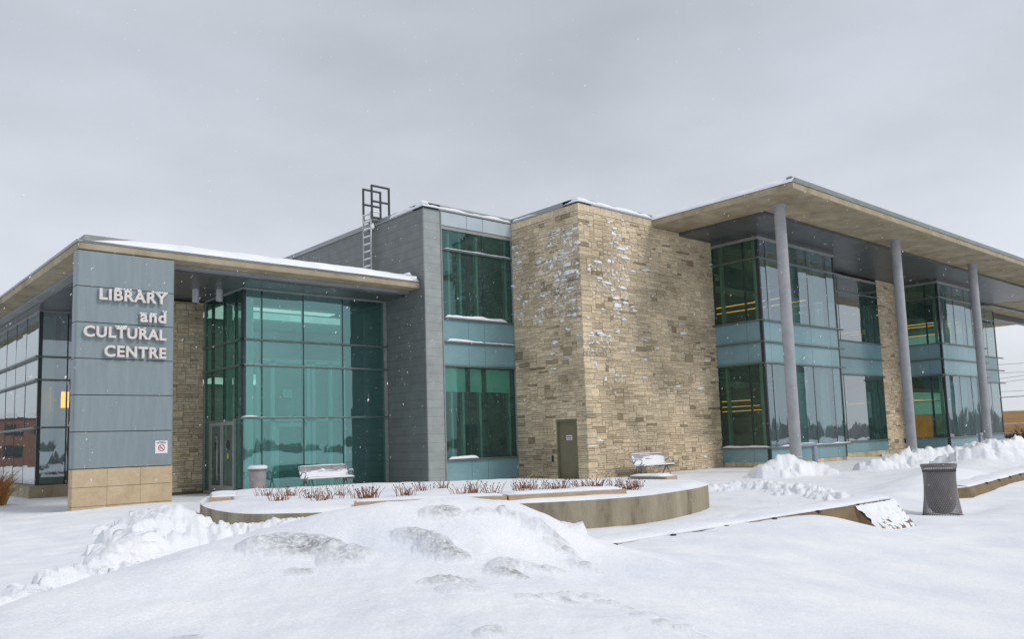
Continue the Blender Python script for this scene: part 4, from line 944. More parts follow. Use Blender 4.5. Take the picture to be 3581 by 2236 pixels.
streak([(3.35, 3.75), (3.55, 3.70), (3.76, 3.76), (3.95, 3.72), (3.88, 3.42), (3.75, 3.10), (3.70, 2.90), (3.74, 2.74)], 22, .08, .03, .45, 430, .04)
streak([(3.9, 4.62), (4.02, 4.52), (4.2, 4.35)], 5, .1, .03, .4, 470, .04)
streak([(2.2, 5.9), (2.5, 5.7)], 3, .1, .02, .15, 480, .04)
# keep the sheet below the planter and the buildings
def inside_poly(px, py, P):
    c = np.zeros(px.shape, bool); n = len(P)
    for i in range(n):
        x1, y1 = P[i]; x2, y2 = P[(i + 1) % n]
        m = ((y1 > py) != (y2 > py)) & (px < (x2 - x1) * (py - y1) / (y2 - y1 + 1e-12) + x1); c ^= m
    return c
near = RR < 40
inp = np.zeros(Z.shape, bool); inp[near] = inside_poly(X[near], Y[near], [tuple(p * .985 + np.array([11.1, 15.2]) * .015) for p in PL])
Z[inp] = np.minimum(Z[inp], .25)
bld = (((X > 11.6) & (Y > 26.9)) | ((X > 17.4) & (Y > 24.3)) | ((X > 21.7) & (Y > 20.6)) | ((X > 29.95) & (Y > 18.3) & (X < 36.2)) | ((X > 48.1) & (Y > 18.3) & (X < 54.4)) | ((X > 7.3) & (Y > 35.1))) & (X < 63.4) & (Y < 64)
Z[bld] = -.12
Z[(RR > 60)] *= 0
nearwall = (Y > 19.5) & (X > 17) & (X < 50) & ~bld & (RR < 60); Z[nearwall] = np.minimum(Z[nearwall], .10 + .05 * np.clip((X[nearwall] - 22) / 10, 0, 1))
far_drop = (X > 66) & (X < 200); Z[far_drop] = -.2 - .016 * np.clip(X[far_drop] - 66, 0, 120)
far2 = (X >= 200); Z[far2] = -2.15
vid = lambda i, j: i * NA + j
co = np.stack([X.ravel(), Y.ravel(), Z.ravel()], 1)
I, J = np.meshgrid(np.arange(NR - 1), np.arange(NA), indexing='ij'); J2 = (J + 1) % NA
FA = np.stack([I * NA + J, I * NA + J2, (I + 1) * NA + J2, (I + 1) * NA + J], -1).reshape(-1, 4)[:, ::-1]
# vertex normals of the whole sheet so that the split pieces shade as one
v0 = co[FA[:, 0]]; v1 = co[FA[:, 1]]; v2 = co[FA[:, 2]]; v3 = co[FA[:, 3]]
fn = np.cross(v2 - v0, v3 - v1); vn = np.zeros_like(co)
for k in range(4): np.add.at(vn, FA[:, k], fn)
vn /= (np.linalg.norm(vn, axis=1, keepdims=True) + 1e-12)
mound_id = ((Mm > .30) & (RR < 9)).astype(np.int8) * 9
ID = np.where(mound_id > 0, 9, PILE).ravel()
fid = ID[FA[:, 0]]
def sheet(name, sel, **kw):
    F = FA[sel]; used, inv = np.unique(F, return_inverse=True); F2 = inv.reshape(-1, 4)
    me = bpy.data.meshes.new(name); me.vertices.add(len(used)); me.vertices.foreach_set('co', co[used].ravel())
    me.loops.add(F2.size); me.loops.foreach_set('vertex_index', F2.ravel().astype(np.int32)); me.polygons.add(len(F2))
    me.polygons.foreach_set('loop_start', np.arange(0, F2.size, 4, dtype=np.int32)); me.polygons.foreach_set('use_smooth', np.ones(len(F2), bool))
    me.update(calc_edges=True); me.validate()
    a = me.attributes.new('dirt_shade', 'FLOAT', 'POINT'); a.data.foreach_set('value', DIRT_SHADE.ravel()[used].astype(np.float32))
    me.materials.append(M['ground']); me.normals_split_custom_set_from_vertices(vn[used].tolist())
    o = bpy.data.objects.new(name, me); COL.objects.link(o); return tag(o, **kw)
sheet('snow_ground', fid == 0, kind='structure')
sheet('snow_mound', fid == 9, label='large smooth snow mound with dirty grey patches filling the foreground', cat='snow mound')
sheet('snow_heap', fid == 1, label='heap of white ploughed snow clods at the left end of the concrete planter', cat='snow heap', group='ploughed snow heaps')
sheet('snow_heap', fid == 2, label='low row of snow clods behind the left slope of the foreground mound', cat='snow heap', group='ploughed snow heaps')
sheet('snow_heap', fid == 3, label='pointed snow heap at the foot of the nearest roof column', cat='snow heap', group='ploughed snow heaps')
sheet('snow_heap', fid == 4, label='small lumpy snow heap in front of the narrow stone pier', cat='snow heap', group='ploughed snow heaps')
sheet('snow_heap', fid == 5, label='broad snow heap behind the mesh litter bin at the far right', cat='snow heap', group='ploughed snow heaps')

# ------------------------------------------------------------------ planter
PT = empty('planter', (11.1, 15.2, 0), label='large curved concrete planter bed filled with snow and dry plants', cat='planter'); PT['_world'] = 1
n = len(PL); cen = np.array([11.1, 15.2])
def off_loop(P, d):
    out = []
    for i in range(len(P)):
        t = P[(i + 1) % len(P)] - P[i - 1]; t = t / np.linalg.norm(t); nn = np.array([-t[1], t[0]]); out.append(P[i] + nn * d)
    return out
inn_ = off_loop(PL, .32)
mb = MB(); vs = []; fs = []
prof = [(0, -.3), (0, .485), (.015, .50), (.30, .50), (.32, .485), (.32, .2)]
loops = [off_loop(PL, a) for a, z in prof]
for (a, z), lp in zip(prof, loops): vs += [(p[0], p[1], z) for p in lp]
for k in range(len(prof) - 1):
    for i in range(n): fs.append((k * n + i, k * n + (i + 1) % n, (k + 1) * n + (i + 1) % n, (k + 1) * n + i))
mb.add(vs, fs); mb.build('planter_wall', 'planter', PT, smooth=False)
# snow filling, domed and overhanging the rim
rings = 26; vs = []; fs = []
for k in range(rings + 1):
    t = k / rings
    for i, p in enumerate(PL):
        if k == rings: q = cen
        else: q = p + (cen - p) * (t ** 1.15)
        edge = min(1, (t / .05)) if t < .05 else 1
        nz = float(fbm(np.array([q[0] * .8]), np.array([q[1] * .8]), 4, 91)[0]); n2 = float(fbm(np.array([q[0] * 2.4]), np.array([q[1] * 2.4]), 3, 92)[0])
        z = .50 + edge * (.045 + .035 * nz + .02 * n2) + .03 * math.sin(math.pi * min(1, t * 1.5)); 
        if k == 0: z = .495
        vs.append((q[0], q[1], z))
for k in range(rings):
    for i in range(n): fs.append((k * n + i, k * n + (i + 1) % n, (k + 1) * n + (i + 1) % n, (k + 1) * n + i))
mb = MB(); mb.add(vs, fs); mb.build('snow_fill', 'snow', PT, smooth=True)
def seat(p0, p1, w, z0=.5, z1=.62):
    p0 = Vector((*p0, 0)); p1 = Vector((*p1, 0)); d = (p1 - p0).normalized(); nn = Vector((-d.y, d.x, 0)) * w
    return [(p0.x, p0.y), (p1.x, p1.y), (p1.x + nn.x, p1.y + nn.y), (p0.x + nn.x, p0.y + nn.y)]
def inset_path(i0, i1, d0, d1): pass
seats = [((7.35, 12.45), (9.6, 11.08)), ((9.63, 11.06), (11.75, 10.18)), ((15.92, 12.2), (15.88, 13.3)), ((7.2, 18.35), (6.55, 16.75))]
for k, (a, b) in enumerate(seats):
    P = seat(a, b, .42); o = MB().prism(P, .503, .635).build('seat_slab', 'seat', PT, bevel=.008)
    s = MB(); c_ = sum(p[0] for p in P) / 4, sum(p[1] for p in P) / 4
    d = (Vector((*b, 0)) - Vector((*a, 0))).normalized(); nn = Vector((-d.y, d.x, 0))
    snow_strip(s, (a[0] + nn.x * .03 + d.x * .03, a[1] + nn.y * .03 + d.y * .03, .632), (b[0] + nn.x * .03 - d.x * .03, b[1] + nn.y * .03 - d.y * .03, .632), .5, .05, 200 + k, dirv=tuple(nn), taper=.1)
    s.build('snow_cap', 'snow', o, smooth=True)

# ------------------------------------------------------------------ dry plants
plants = [(7.92, 17.04, .5, 26), (7.35, 15.27, .34, 46), (8.19, 16.43, .5, 34), (8.05, 15.30, .4, 34), (7.75, 14.3, .4, 22), (8.1, 14.6, .4, 20), (8.96, 15.83, .5, 24), (8.60, 14.17, .40, 64), (8.84, 14.34, .35, 30), (9.56, 14.12, .34, 40), (10.63, 15.08, .35, 28), (11.29, 15.27, .35, 30), (10.13, 13.01, .4, 36), (10.59, 13.2, .36, 36), (10.48, 12.50, .3, 26), (11.10, 12.35, .35, 30), (12.11, 13.39, .4, 40), (11.05, 11.84, .35, 40), (11.87, 12.16, .36, 60), (11.44, 11.42, .32, 34), (12.31, 11.80, .36, 44), (12.72, 11.86, .36, 44), (12.84, 11.42, .3, 26), (12.45, 10.72, .32, 60), (13.0, 11.0, .3, 32)]
pdesc = ['sparse tuft at the left end of the planter', 'dense rust brown tuft nearest the left planter rim', 'wiry tuft behind the dense left tuft', 'tuft of thin stems right of the dense left tuft', 'thin tuft close to the front left rim', 'sparse tuft just left of the left seat slab end', 'tuft in the rear row behind the bench side', 'thick bushy tuft above the end of the long seat slab', 'lighter tuft touching the thick bushy one', 'tuft standing alone right of the thick bushy one', 'small rear tuft below the grey cladding strip', 'small rear tuft below the window column', 'tuft just above the crest of the snow mound', 'tuft right of the mound crest below the window column', 'short tuft close behind the seat slab', 'thin tuft left of the service door', 'tall rear tuft in front of the service door', 'low tuft beside the small dark ground light', 'dense tuft left of the bench by the stone wall', 'short stubby tuft close to the front seat slab', 'dense tuft below the corner of the stone wall', 'tuft under the left arm of the bench by the stone wall', 'small sparse tuft in front of the stone wall bench', 'dense tuft at the right end of the front seat slab', 'rightmost tuft of the planter']
for k, (x, y, rad_, ns) in enumerate(plants):
    rp = random.Random(500 + k); E_ = empty('dried_plant', (x, y, .54), label='dry red brown plant, ' + pdesc[k], cat='plant', group='dry plants poking through the planter snow')
    st = MB(); sd_ = MB()
    for q in range(int(ns * .9)):
        a = rp.uniform(0, 6.283); rr_ = rad_ * .62 * rp.random() ** .8; lean = rp.uniform(.05, .9); hgt = rp.uniform(.05, .24) * (1 if rp.random() < .8 else 1.3)
        bx_, by_ = rr_ * math.cos(a), rr_ * math.sin(a); a2 = a + rp.uniform(-.8, .8)
        p1_ = (bx_ + math.cos(a2) * lean * hgt * .45, by_ + math.sin(a2) * lean * hgt * .45, hgt * .55); p2_ = (bx_ + math.cos(a2) * lean * hgt * 1.0, by_ + math.sin(a2) * lean * hgt, hgt)
        st.tube([(bx_, by_, -.04), p1_, p2_], .005, 3, False, radii=[.0055, .0045, .0035])
        if rp.random() < .55:
            lump(sd_, p2_, .012, .012, .016, rp, .2) if rp.random() < .5 else st.tube([p1_, (p1_[0] + rp.uniform(-.08, .08), p1_[1] + rp.uniform(-.08, .08), p1_[2] + .1)], .004, 3, False)
    for q in range(int(ns * .35)):   # matted base leaves
        a = rp.uniform(0, 6.283); r1 = rad_ * .3 * rp.random(); st.tube([(r1 * math.cos(a), r1 * math.sin(a), 0), (r1 * math.cos(a) + rp.uniform(-.07, .07), r1 * math.sin(a) + rp.uniform(-.07, .07), rp.uniform(.02, .10))], .010, 3, False)
    st.build('stem', 'plant', E_)
    if sd_.v: sd_.build('seed_head', 'seed', E_)

E_ = empty('ornamental_grass', (5.25, 31.3, 0), label='clump of dry orange ornamental grass at the far left edge by the low wing', cat='plant')
gr_ = MB(); rg_ = random.Random(61)
for q in range(420):
    a = rg_.uniform(0, 6.283); r0 = .35 * rg_.random(); hh = rg_.uniform(.5, 1.25); ln = rg_.uniform(.1, .7)
    gr_.tube([(r0 * math.cos(a), r0 * math.sin(a), -.05), (r0 * math.cos(a) + math.cos(a) * ln * .35, r0 * math.sin(a) + math.sin(a) * ln * .35, hh * .7), (r0 * math.cos(a) + math.cos(a) * ln, r0 * math.sin(a) + math.sin(a) * ln, hh)], .008, 3, False, radii=[.008, .007, .003])
gr_.build('blades', 'drygrass', E_)
# ------------------------------------------------------------------ benches
def bench(name, x, y, rz, label, seed):
    E_ = empty(name, (x, y, .06), rz, label=label, cat='bench', group='metal benches outside the library')
    Lh = .92; rb = random.Random(seed)
    def prof(t):      # slatted seat to back profile (y forward negative)
        if t < .45: s = t / .45; return (-.46 + .42 * s, .45 - .035 * math.sin(math.pi * s * .9))
        s = (t - .45) / .55; return (-.04 + .17 * s ** 1.1, .43 + .42 * s)
    slats = MB(); NS = 15
    for k in range(NS):
        a = prof(k / NS + .008); b = prof((k + .62) / NS + .008); mx_ = Vector((0, b[0] - a[0], b[1] - a[1])).normalized(); nn = Vector((0, -mx_.z, mx_.y)) * .012
        vs = []
        for xx in (-Lh, Lh):
            for (yy, zz) in (a, b): vs.append((xx, yy, zz)); 
            for (yy, zz) in (b, a): vs.append((xx, yy - nn.y * -1, zz - nn.z * -1))
        slats.add(vs, [(0, 1, 2, 3), (7, 6, 5, 4), (0, 4, 5, 1), (1, 5, 6, 2), (2, 6, 7, 3), (3, 7, 4, 0)])
    slats.build('seat_slats', 'bench', E_)
    for xx in (-.88, 0.35, .88):
        fr = MB(); fr.tube([(xx, prof(0)[0], .41), (xx, -.2, .38), (xx, -.06, .40), (xx, .02, .5), (xx, .12, .83)], .022, 8)
        fr.build('frame_rib', 'bench', E_, smooth=True)
    for xx in (-.80, .72):
        for s in (-1, 1): MB().tube([(xx, -.2, .40), (xx, -.2 + s * .24, 0)], .021, 8, radii=[.026, .016]).build('leg', 'bench', E_, smooth=True)
    for xx in (-.90, .90):
        pts = []
        for k in range(15):
            a = math.radians(-62 + 245 * k / 14); pts.append((xx, -.26 + .17 * math.cos(a) * -1 - .01, .56 + .12 * math.sin(a)))
        pts = [(xx, .0, .52), (xx, -.1, .63), (xx, -.22, .67), (xx, -.34, .66), (xx, -.40, .62), (xx, -.38, .55), (xx, -.30, .46), (xx, -.26, .42)]
        ar = MB().tube(pts, .02, 8).build('armrest', 'bench', E_, smooth=True)
        s = MB(); snow_strip(s, (xx - .02, -.05, .64), (xx - .02, -.38, .665), .045, .035, seed + 5, dirv=(1, 0, 0), taper=.06); s.build('snow_cap', 'snow', ar, smooth=True)
    sn = MB(); nx = 60; nk = 26; vs = []; fs = []
    for i in range(nx + 1):
        for k in range(nk + 1):
            t = k / nk; yy, zz = prof(t); x_ = -Lh + 2 * Lh * i / nx
            e = prof(min(1, t + .02)); d = Vector((0, e[0] - yy, e[1] - zz)); d = d.normalized() if d.length > 0 else Vector((0, .3, .95)); nn = Vector((0, -d.z, d.y))
            cover = 1.0
            if t > .72: cover = np.clip(.75 - (t - .72) * 5.0 + 1.6 * float(fbm(np.array([x_ * 3 + seed]), np.array([t * 22.]), 3, seed)[0]), 0, 1) if seed % 2 == 0 else np.clip(1.15 - (t - .72) * 3.2 + 1.2 * float(fbm(np.array([x_ * 2 + seed]), np.array([t * 18.]), 3, seed)[0]), 0, 1)
            th = (.055 * (1 - abs(t - .22) * 1.2) if t < .6 else .022) * (1 + .5 * float(fbm(np.array([x_ * 2.2]), np.array([t * 5. + seed]), 3, seed)[0]))
            th = th * cover - (1 - cover) * .02; ed = min(1, (Lh - abs(x_)) / .05 + .25); vs.append((x_, yy + nn.y * th * ed - .0, zz + nn.z * th * ed + .003))
    for i in range(nx):
        for k in range(nk): fs.append((i * (nk + 1) + k, (i + 1) * (nk + 1) + k, (i + 1) * (nk + 1) + k + 1, i * (nk + 1) + k + 1))
    sn.add(vs, fs); snow_strip(sn, (-Lh, .10, .845), (Lh, .10, .845), .07, .035, seed + 1, dirv=(0, 1, 0), taper=.05)
    snow_strip(sn, (-Lh, -.50, .435), (Lh, -.50, .435), .09, .05, seed + 2, dirv=(0, 1, 0), taper=.05)
    sn.build('snow_cover', 'snow', E_, smooth=True)
    return E_
bench('park_bench', 14.05, 25.75, 0, 'snow covered slatted metal bench in front of the lobby glass', 4)
bench('park_bench', 24.12, 19.72, 0, 'snow covered curved metal bench against the tan stone wall', 7)

# ------------------------------------------------------------------ litter bins
def mesh_bin(x, y, z, rz):
    E_ = empty('litter_bin', (x, y, z), rz, label='taupe expanded metal litter bin with rounded liner standing in foreground snow', cat='litter bin')
    def R(h): return .335 - .055 * math.sin(math.pi * min(1, h / .98) * .80) + .02 * (1 - h / .98) - .0 + (.012 if h > .9 else 0)
    H_ = .98; ns = 46; seg = 26; lat = MB()
    for sgn in (1, -1):
        for k in range(ns):
            pts = []
            for i in range(seg + 1):
                h = H_ * i / seg; a = 2 * math.pi * k / ns + sgn * i / seg * 1.75; r = R(h); pts.append((r * math.cos(a), r * math.sin(a), h))
            lat.tube(pts, .0052, 3, False)
    lat.build('expanded_mesh', 'binlight', E_)
    MB().lathe(0, 0, [(R(.96) - .012, .93), (R(.96) + .012, .93), (R(.98) + .014, .985), (R(.98) - .01, .985), (R(.96) - .012, .93)], 48).build('rim', 'bin', E_, smooth=False)
    MB().lathe(0, 0, [(R(0) - .01, -.02), (R(0) + .012, -.02), (R(0) + .012, .02), (R(0) - .01, .02)], 48).build('base_ring', 'bin', E_)
    pr = [(.0, .03), (.10, .04), (.17, .075), (.22, .13), (.255, .22), (.268, .34), (.27, .6), (.272, .88), (.262, .88), (.26, .2), (0, .1)]
    MB().lathe(0, 0, pr, 40).build('liner', 'bin', E_, smooth=True)
    sl = MB()
    for k in range(60):
        a = 2 * math.pi * k / 60; c, s = math.cos(a), math.sin(a); r = R(.86) + .004
        sl.tube([(r * c, r * s, .845), (r * c, r * s, .875)], .007, 4)
    sl.build('slot_row', 'black', E_)
    s = MB().lathe(0, 0, [(0, .955), (.2, .965), (.30, .955), (.325, .93)], 40).build('snow_cap', 'snow', E_, smooth=True)
    return E_
_b = mesh_bin(16.30, 6.42, -.06, .3); _b.scale = (.95, .95, .97)
RB = empty('round_litter_bin', (11.28, 24.95, .05), label='round taupe litter bin with a thick snow cap by the lobby glass', cat='litter bin')
MB().lathe(0, 0, [(.235, 0), (.24, .05), (.262, .80), (.262, .84)], 36, cap=True).build('body', 'binlight', RB, smooth=False)
MB().lathe(0, 0, [(.27, .82), (.285, .83), (.285, .88), (.27, .90)], 36, cap=True).build('rim', 'bin', RB)
MB().lathe(0, 0, [(.285, .885), (.305, .92), (.295, .965), (.22, .995), (0, 1.0)], 36).build('snow_cap', 'snow', RB, smooth=True)
mb = MB(); lump(mb, (-.19, -.17, .10), .10, .08, .22, R_, .25); lump(mb, (-.1, -.21, .22), .05, .05, .12, R_); mb.build('snow_crust', 'snow', RB, smooth=True)

# ------------------------------------------------------------------ steel hoops by the columns
for (x, y, lab) in ((29.25, 15.95, 'blue grey square steel hoop beside the nearest roof column'), (48.6, 16.4, 'blue grey square steel hoop beside the third roof column')):
    E_ = empty('steel_hoop', (x, y, 0), label=lab, cat='bollard', group='square steel hoops by the columns')
    t = .125
    hp = MB().box(-t, t, -t * .6, t * .6, 0, .98).box(-1.3 - t, -1.3 + t, -t * .6, t * .6, 0, .98).box(-1.3 - t, t, -t * .6, t * .6, .98, 1.10)
    hp.build('hoop_frame', 'hoop', E_, bevel=.05); s = MB(); snow_strip(s, (-1.3, -.055, 1.098), (.05, -.055, 1.098), .11, .025, 5, dirv=(0, 1, 0)); s.build('snow_cap', 'snow', E_, smooth=True)

# ------------------------------------------------------------------ seat walls with skate stops
def seat_wall(pts, zt, thick, lab, stops, endslab=False):
    E_ = empty('seat_wall', (pts[-1][0], pts[-1][1], 0), label=lab, cat='low wall', group='low seat walls along the walk'); E_['_world'] = 1
    wl = MB(); n = len(pts); vs = []; fs = []
    for i, (x, y, zb) in enumerate(pts):
        a = Vector(pts[max(0, i - 1)][:2]); b = Vector(pts[min(n - 1, i + 1)][:2]); d = (b - a).normalized(); nn = Vector((-d.y, d.x))
        for (o, z) in ((-.16, -.3), (0, zb), (.06, zb + .02), (thick, zb + .02), (thick, -.3)): vs.append((x + nn.x * o, y + nn.y * o, z))
    for i in range(n - 1):
        for k in range(4): fs.append((i * 5 + k, (i + 1) * 5 + k, (i + 1) * 5 + k + 1, i * 5 + k + 1))
    fs.append((0, 1, 2, 3, 4)); fs.append(tuple((n - 1) * 5 + k for k in (4, 3, 2, 1, 0))); wl.add(vs, fs); wl.build('wall_body', 'brownwall', E_)
    sn = MB()
    for i in range(n - 1):
        a = Vector(pts[i]); b = Vector(pts[i + 1]); d = (b - a).normalized(); nn = Vector((-d.y, d.x, 0)); a.z += .02; b.z += .02
        snow_strip(sn, a + nn * .05, b + nn * .05, thick * .95, .05, 300 + i, dirv=tuple(nn), taper=0)
    sn.build('snow_cap', 'snow', E_, smooth=True)
    for (x, y, z) in stops: MB().box(x - .03, x + .03, y - .02, y + .03, z - .02, z + .022).build('skate_stop', 'black', E_, bevel=.006)
    return E_
seat_wall([(6.2, 6.31, .39), (8.5, 6.30, .39), (11.0, 6.28, .40), (12.4, 6.26, .40), (13.88, 6.25, .405)], .4, .5, 'low brown seat wall half buried in snow left of the mesh bin', [(x, 6.27, .41) for x in (7.0, 8.05, 9.15, 10.3, 11.5, 12.75, 13.6)])
sl = MB(); E_ = bpy.data.objects[[o.name for o in bpy.data.objects if o.name.startswith('seat_wall')][0]]
vs = [(12.55, 6.27, .385), (13.93, 6.22, .40), (13.72, 5.76, -.06), (12.72, 5.84, -.06), (12.55, 6.27, -.1), (13.93, 6.30, -.1)]
sl.add(vs, [(0, 3, 2, 1), (1, 2, 5), (0, 4, 3)]); sl.build('sloped_end_slab', 'brownwall', E_)
sn = MB(); nx, ny = 60, 34; vs = []; fs = []
for i in range(nx + 1):
    for j in range(ny + 1):
        u = i / nx; t = j / ny; a = Vector((12.57 + 1.35 * u, 6.27 - .05 * u, .387 + .015 * u)); b = Vector((12.74 + .97 * u, 5.84 - .08 * u, -.06)); q = a.lerp(b, t)
        cv = float(fbm(np.array([u * 16]), np.array([t * 9]), 5, 44, .55)[0]); th = .030 * (1 - t * 1.55) + .042 * cv + .012 - (.03 if u > .95 else 0); vs.append((q.x, q.y - th * .7, q.z + th * .7))
for i in range(nx):
    for j in range(ny): fs.append((i * (ny + 1) + j, i * (ny + 1) + j + 1, (i + 1) * (ny + 1) + j + 1, (i + 1) * (ny + 1) + j))
sn.add(vs, fs); sn.build('snow_dusting', 'snow', E_, smooth=True)
seat_wall([(18.5, 7.0, .26), (18.75, 6.80, .28), (20.5, 6.98, .285), (24.6, 7.5, .285), (30, 8.2, .28)], .28, .6, 'low curved brown seat wall running off to the right behind the mesh bin', [(x, 6.80 + (x - 18.75) * .12 - .03, .30) for x in (20.2, 21.4, 22.6, 23.8, 25.0)])
MB().tube([(0, 0, 0), (0, 0, .09)], .03, 10).build('tmp', 'black'); o = bpy.data.objects['tmp']; o.name = 'ground_light'; o.location = (10.95, 11.6, .56); tag(o, 'tiny dark ground light poking from the planter snow', 'light')

# ------------------------------------------------------------------ right background
b = empty('warehouse', (160, 44, -2.2), label='long low tan warehouse far beyond the right end of the library', cat='building'); b['_world'] = 1
MB().box(150, 175, 20, 62, -2.4, 3.4).build('wall', 'tanbuilding', b); MB().box(149.8, 175.2, 19.8, 62.2, 3.4, 3.55).build('roof', 'slate', b)
MB().box(149.9, 149.98, 20, 62, -.2, -.02).box(149.9, 149.98, 20, 62, 1.4, 1.5).build('trim', 'slate', b)
MB().box(149.9, 150.0, 41, 43.0, -2.3, -.5).box(149.9, 150, 47, 49, -2.3, -.5).build('loading_door', 'interior_dark', b)
for k, (x, y, s, lab) in enumerate(((72, 22.3, 1.0, 'dark red leafless bush just past the far glass corner'), (73, 20.8, 1.15, 'wider dark red leafless bush at the right edge of the view'), (80, 23.4, 1.3, 'thin bare shrub behind the two dark red bushes'))):
    rb = random.Random(900 + k); E_ = empty('bare_bush', (x, y, -.35), label=lab, cat='bush', group='leafless bushes by the far end'); tw = MB()
    def br(p, d, l, r, lv):
        q = p + d * l; m_ = (p + q) / 2 + Vector((rb.uniform(-.06, .06), rb.uniform(-.06, .06), 0)); tw.tube([p, m_, q], r, 4, False, radii=[r, r * .85, r * .6])
        if lv > 0:
            for c in range(4): br(q if c < 2 else m_, (d + Vector((rb.uniform(-.8, .8), rb.uniform(-.8, .8), rb.uniform(-.2, .5)))).normalized(), l * rb.uniform(.5, .8), r * .6, lv - 1)
    for c in range(14):
        a = rb.uniform(0, 6.28); br(Vector((math.cos(a) * .5 * s, math.sin(a) * .5 * s, 0)), Vector((math.cos(a) * .5, math.sin(a) * .5, 1)).normalized(), .62 * s, .028, 3)
    tw.build('branches', 'twig', E_); s_ = MB()
    for c in range(22): lump(s_, (rb.uniform(-1, 1) * s, rb.uniform(-1, 1) * s, rb.uniform(.05, .7)), .2, .2, .07, rb)
    s_.build('snow_cap', 'snow', E_, smooth=True)
wl = MB().box(64.2, 90, 20.6, 21.0, -.3, .02).box(58, 90, 19.6, 19.9, -.3, .16); wl.build('retaining_wall', 'concrete', None, label='low concrete retaining wall past the far corner of the library', cat='wall')
for k, (za, zb, r, lab) in enumerate(((9.25, 9.17, .022, 'topmost thin power line right of the library'), (8.15, 7.98, .022, 'second power line from the top'), (7.40, 7.80, .022, 'upper of the two crossing power lines'), (6.9, 7.25, .022, 'lower of the two crossing power lines'), (5.68, 5.66, .022, 'thin power line just above the thick black one'), (4.92, 4.97, .05, 'thick black lowest power line'))):
    pts = []
    for q in range(17):
        y = 58 - 40 * q / 16; t = (38.5 - y) / 2.8; z = za + (zb - za) * t * .55 + .0008 * (y - 37) ** 2
        pts.append((120, y, z))
    MB().tube(pts, r, 5, False).build('power_line', 'wire', None, label=lab, cat='cable', group='power lines against the sky')
# surroundings behind the viewer, seen mirrored in the glass
tl = MB(); rt = random.Random(77)
for k in range(2600):
    a = math.radians(95 + 290 * k / 2600); d = rt.uniform(300, 380); x = d * math.cos(a); y = d * math.sin(a)
    if Vector((x, y)).normalized().dot(Vector(FH)) > .70: continue
    env = .35 + 1.3 * max(0, float(fbm(np.array([a * 14]), np.array([2.]), 4, 66)[0]) + .25); h = rt.uniform(2.2, 7) * env; w_ = rt.uniform(.6, 1.8)
    t_ = Vector((-math.sin(a), math.cos(a), 0)); c_ = Vector((x, y, 0))
    tl.face([c_ - t_ * w_ + Vector((0, 0, -3)), c_ - t_ * w_ * rt.uniform(.6, 1) + Vector((0, 0, h * rt.uniform(.4, .7))), c_ + t_ * rt.uniform(-.3, .3) + Vector((0, 0, h)), c_ + t_ * w_ * rt.uniform(.6, 1) + Vector((0, 0, h * rt.uniform(.4, .7))), c_ + t_ * w_ + Vector((0, 0, -3))])
tl.build('treeline', 'farwood', None, kind='stuff', label='far bare woodland mirrored low in the glass', cat='woodland')
hb = empty('brick_building', (-40, 140, 0), label='red brick building with snowy roof mirrored in the left wing glazing', cat='building'); hb['_world'] = 1
MB().box(-75, -6, 128, 150, -1, 6.5).build('wall', 'brick', hb); MB().box(-75.4, -5.6, 127.6, 150.4, 6.5, 7.2).build('roof', 'slate', hb)
wn = MB()
for k in range(16): wn.box(-73 + k * 4.2, -71 + k * 4.2, 127.95, 128, 1.2, 2.8); wn.box(-73 + k * 4.2, -71 + k * 4.2, 127.95, 128, 4.2, 5.6)
wn.build('window', 'dark', hb)

# ------------------------------------------------------------------ falling snow
fl = MB(); rf = random.Random(5)
OCT = [(1, 0, 0), (-1, 0, 0), (0, 1, 0), (0, -1, 0), (0, 0, 1.6), (0, 0, -1.6)]; OF = [(0, 2, 4), (2, 1, 4), (1, 3, 4), (3, 0, 4), (2, 0, 5), (1, 2, 5), (3, 1, 5), (0, 3, 5)]
for k in range(3800):
    d = 5 + 24 * rf.random() ** .6; a = rf.uniform(-.62, .62); x = d * (math.cos(a) * FH[0] + math.sin(a) * RH[0]); y = d * (math.cos(a) * FH[1] + math.sin(a) * RH[1]); z = rf.uniform(.3, 11)
    if x > 11.4 and y > 26.5 or x > 17 and y > 24 or x > 21.4 and y > 20.3 or y > 29: continue
    r = rf.uniform(.003, .007); tilt = rf.uniform(.2, .9)
    fl.add([(x + p[0] * r + p[2] * r * tilt * RH[0], y + p[1] * r + p[2] * r * tilt * RH[1], z + p[2] * r * 1.3) for p in OCT], OF)
fl.build('falling_snowflakes', 'snow', None, kind='stuff', label='scattered white snowflakes drifting down in front of the library', cat='snowfall')

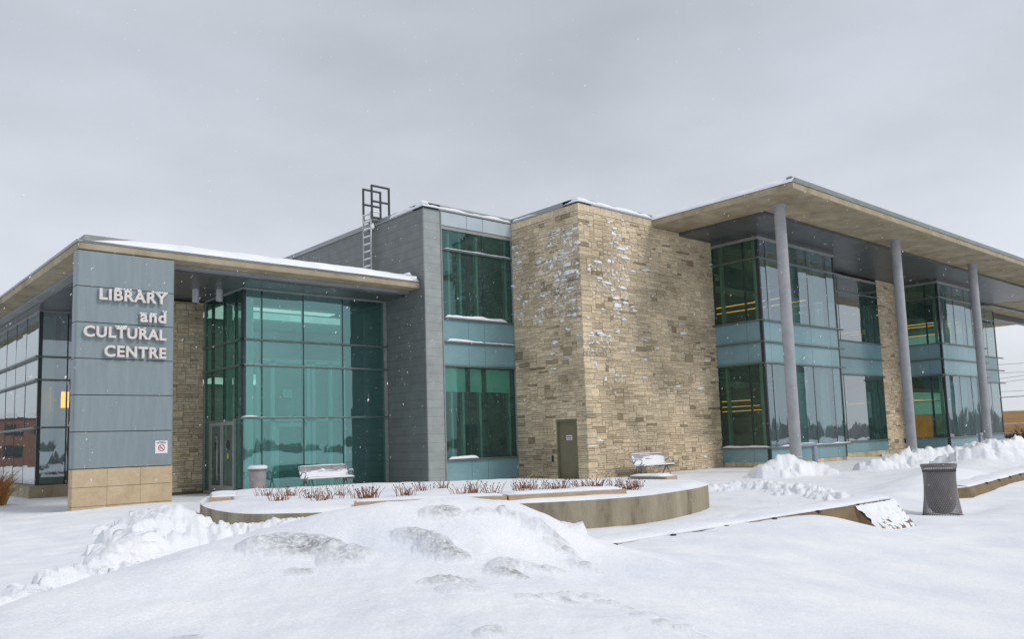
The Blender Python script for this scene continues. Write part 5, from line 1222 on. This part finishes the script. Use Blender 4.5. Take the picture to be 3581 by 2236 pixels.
# ------------------------------------------------------------------ light
wd = bpy.data.worlds.new('World'); sc.world = wd; wd.use_nodes = True; nt = wd.node_tree; nt.nodes.clear()
out = nt.nodes.new('ShaderNodeOutputWorld'); bg = nt.nodes.new('ShaderNodeBackground'); L(nt, bg.outputs[0], out.inputs[0])
SUN_EL, SUN_AZ = math.radians(42), math.radians(-68)      # direction towards the sun, azimuth measured from +X
sky = nt.nodes.new('ShaderNodeTexSky'); sky.sky_type = 'NISHITA'; sky.sun_disc = False; sky.sun_elevation = SUN_EL; sky.sun_rotation = math.radians(90) - SUN_AZ; sky.air_density = 1; sky.dust_density = 6
tc = nt.nodes.new('ShaderNodeTexCoord'); sp = nt.nodes.new('ShaderNodeSeparateXYZ'); L(nt, tc.outputs['Generated'], sp.inputs[0])
r = ramp(nt, sp.outputs[2], [(0.0, (8.1, 8.5, 9.0)), (.10, (7.6, 8.0, 8.65)), (.27, (6.7, 7.1, 7.85)), (.42, (5.6, 6.0, 6.7)), (.60, (5.6, 5.95, 6.5)), (1.0, (6.2, 6.55, 7.1))])
mp = nt.nodes.new('ShaderNodeMapping'); mp.inputs['Scale'].default_value = (1.3, 1.3, 3.2); L(nt, tc.outputs['Generated'], mp.inputs[0])
nz = nt.nodes.new('ShaderNodeTexNoise'); nz.inputs['Scale'].default_value = 1.6; nz.inputs['Detail'].default_value = 6; nz.inputs['Roughness'].default_value = .5; L(nt, mp.outputs[0], nz.inputs['Vector'])
mrn = nt.nodes.new('ShaderNodeMapRange'); mrn.inputs[1].default_value = .3; mrn.inputs[2].default_value = .7; mrn.inputs[3].default_value = .88; mrn.inputs[4].default_value = 1.17; L(nt, nz.outputs[0], mrn.inputs[0])
mx = nt.nodes.new('ShaderNodeMix'); mx.data_type = 'RGBA'; mx.blend_type = 'MULTIPLY'; mx.inputs[0].default_value = 1; L(nt, r.outputs[0], mx.inputs[6]); L(nt, mrn.outputs[0], mx.inputs[7])
m2 = nt.nodes.new('ShaderNodeMix'); m2.data_type = 'RGBA'; m2.inputs[0].default_value = .94; m2.clamp_result = False; L(nt, sky.outputs[0], m2.inputs[6]); L(nt, mx.outputs[2], m2.inputs[7])
L(nt, m2.outputs[2], bg.inputs[0]); bg.inputs[1].default_value = .1
sun_d = bpy.data.lights.new('sun', 'SUN'); sun_d.energy = 1.5; sun_d.angle = math.radians(16); sun_d.color = (1, .96, .9)
sun = bpy.data.objects.new('sun', sun_d); COL.objects.link(sun)
sv = Vector((math.cos(SUN_EL) * math.cos(SUN_AZ), math.cos(SUN_EL) * math.sin(SUN_AZ), math.sin(SUN_EL)))
sun.rotation_euler = sv.to_track_quat('Z', 'Y').to_euler(); sun.location = (0, -10, 30)
sc.view_settings.view_transform = 'Standard'; sc.view_settings.look = 'None'; sc.view_settings.exposure = 0; sc.view_settings.gamma = 1
sc.cycles.max_bounces = 8; sc.cycles.transparent_max_bounces = 12; sc.cycles.use_denoising = True
for o in bpy.data.objects:
    for k in ('_world', '_zero'):
        if k in o: del o[k]
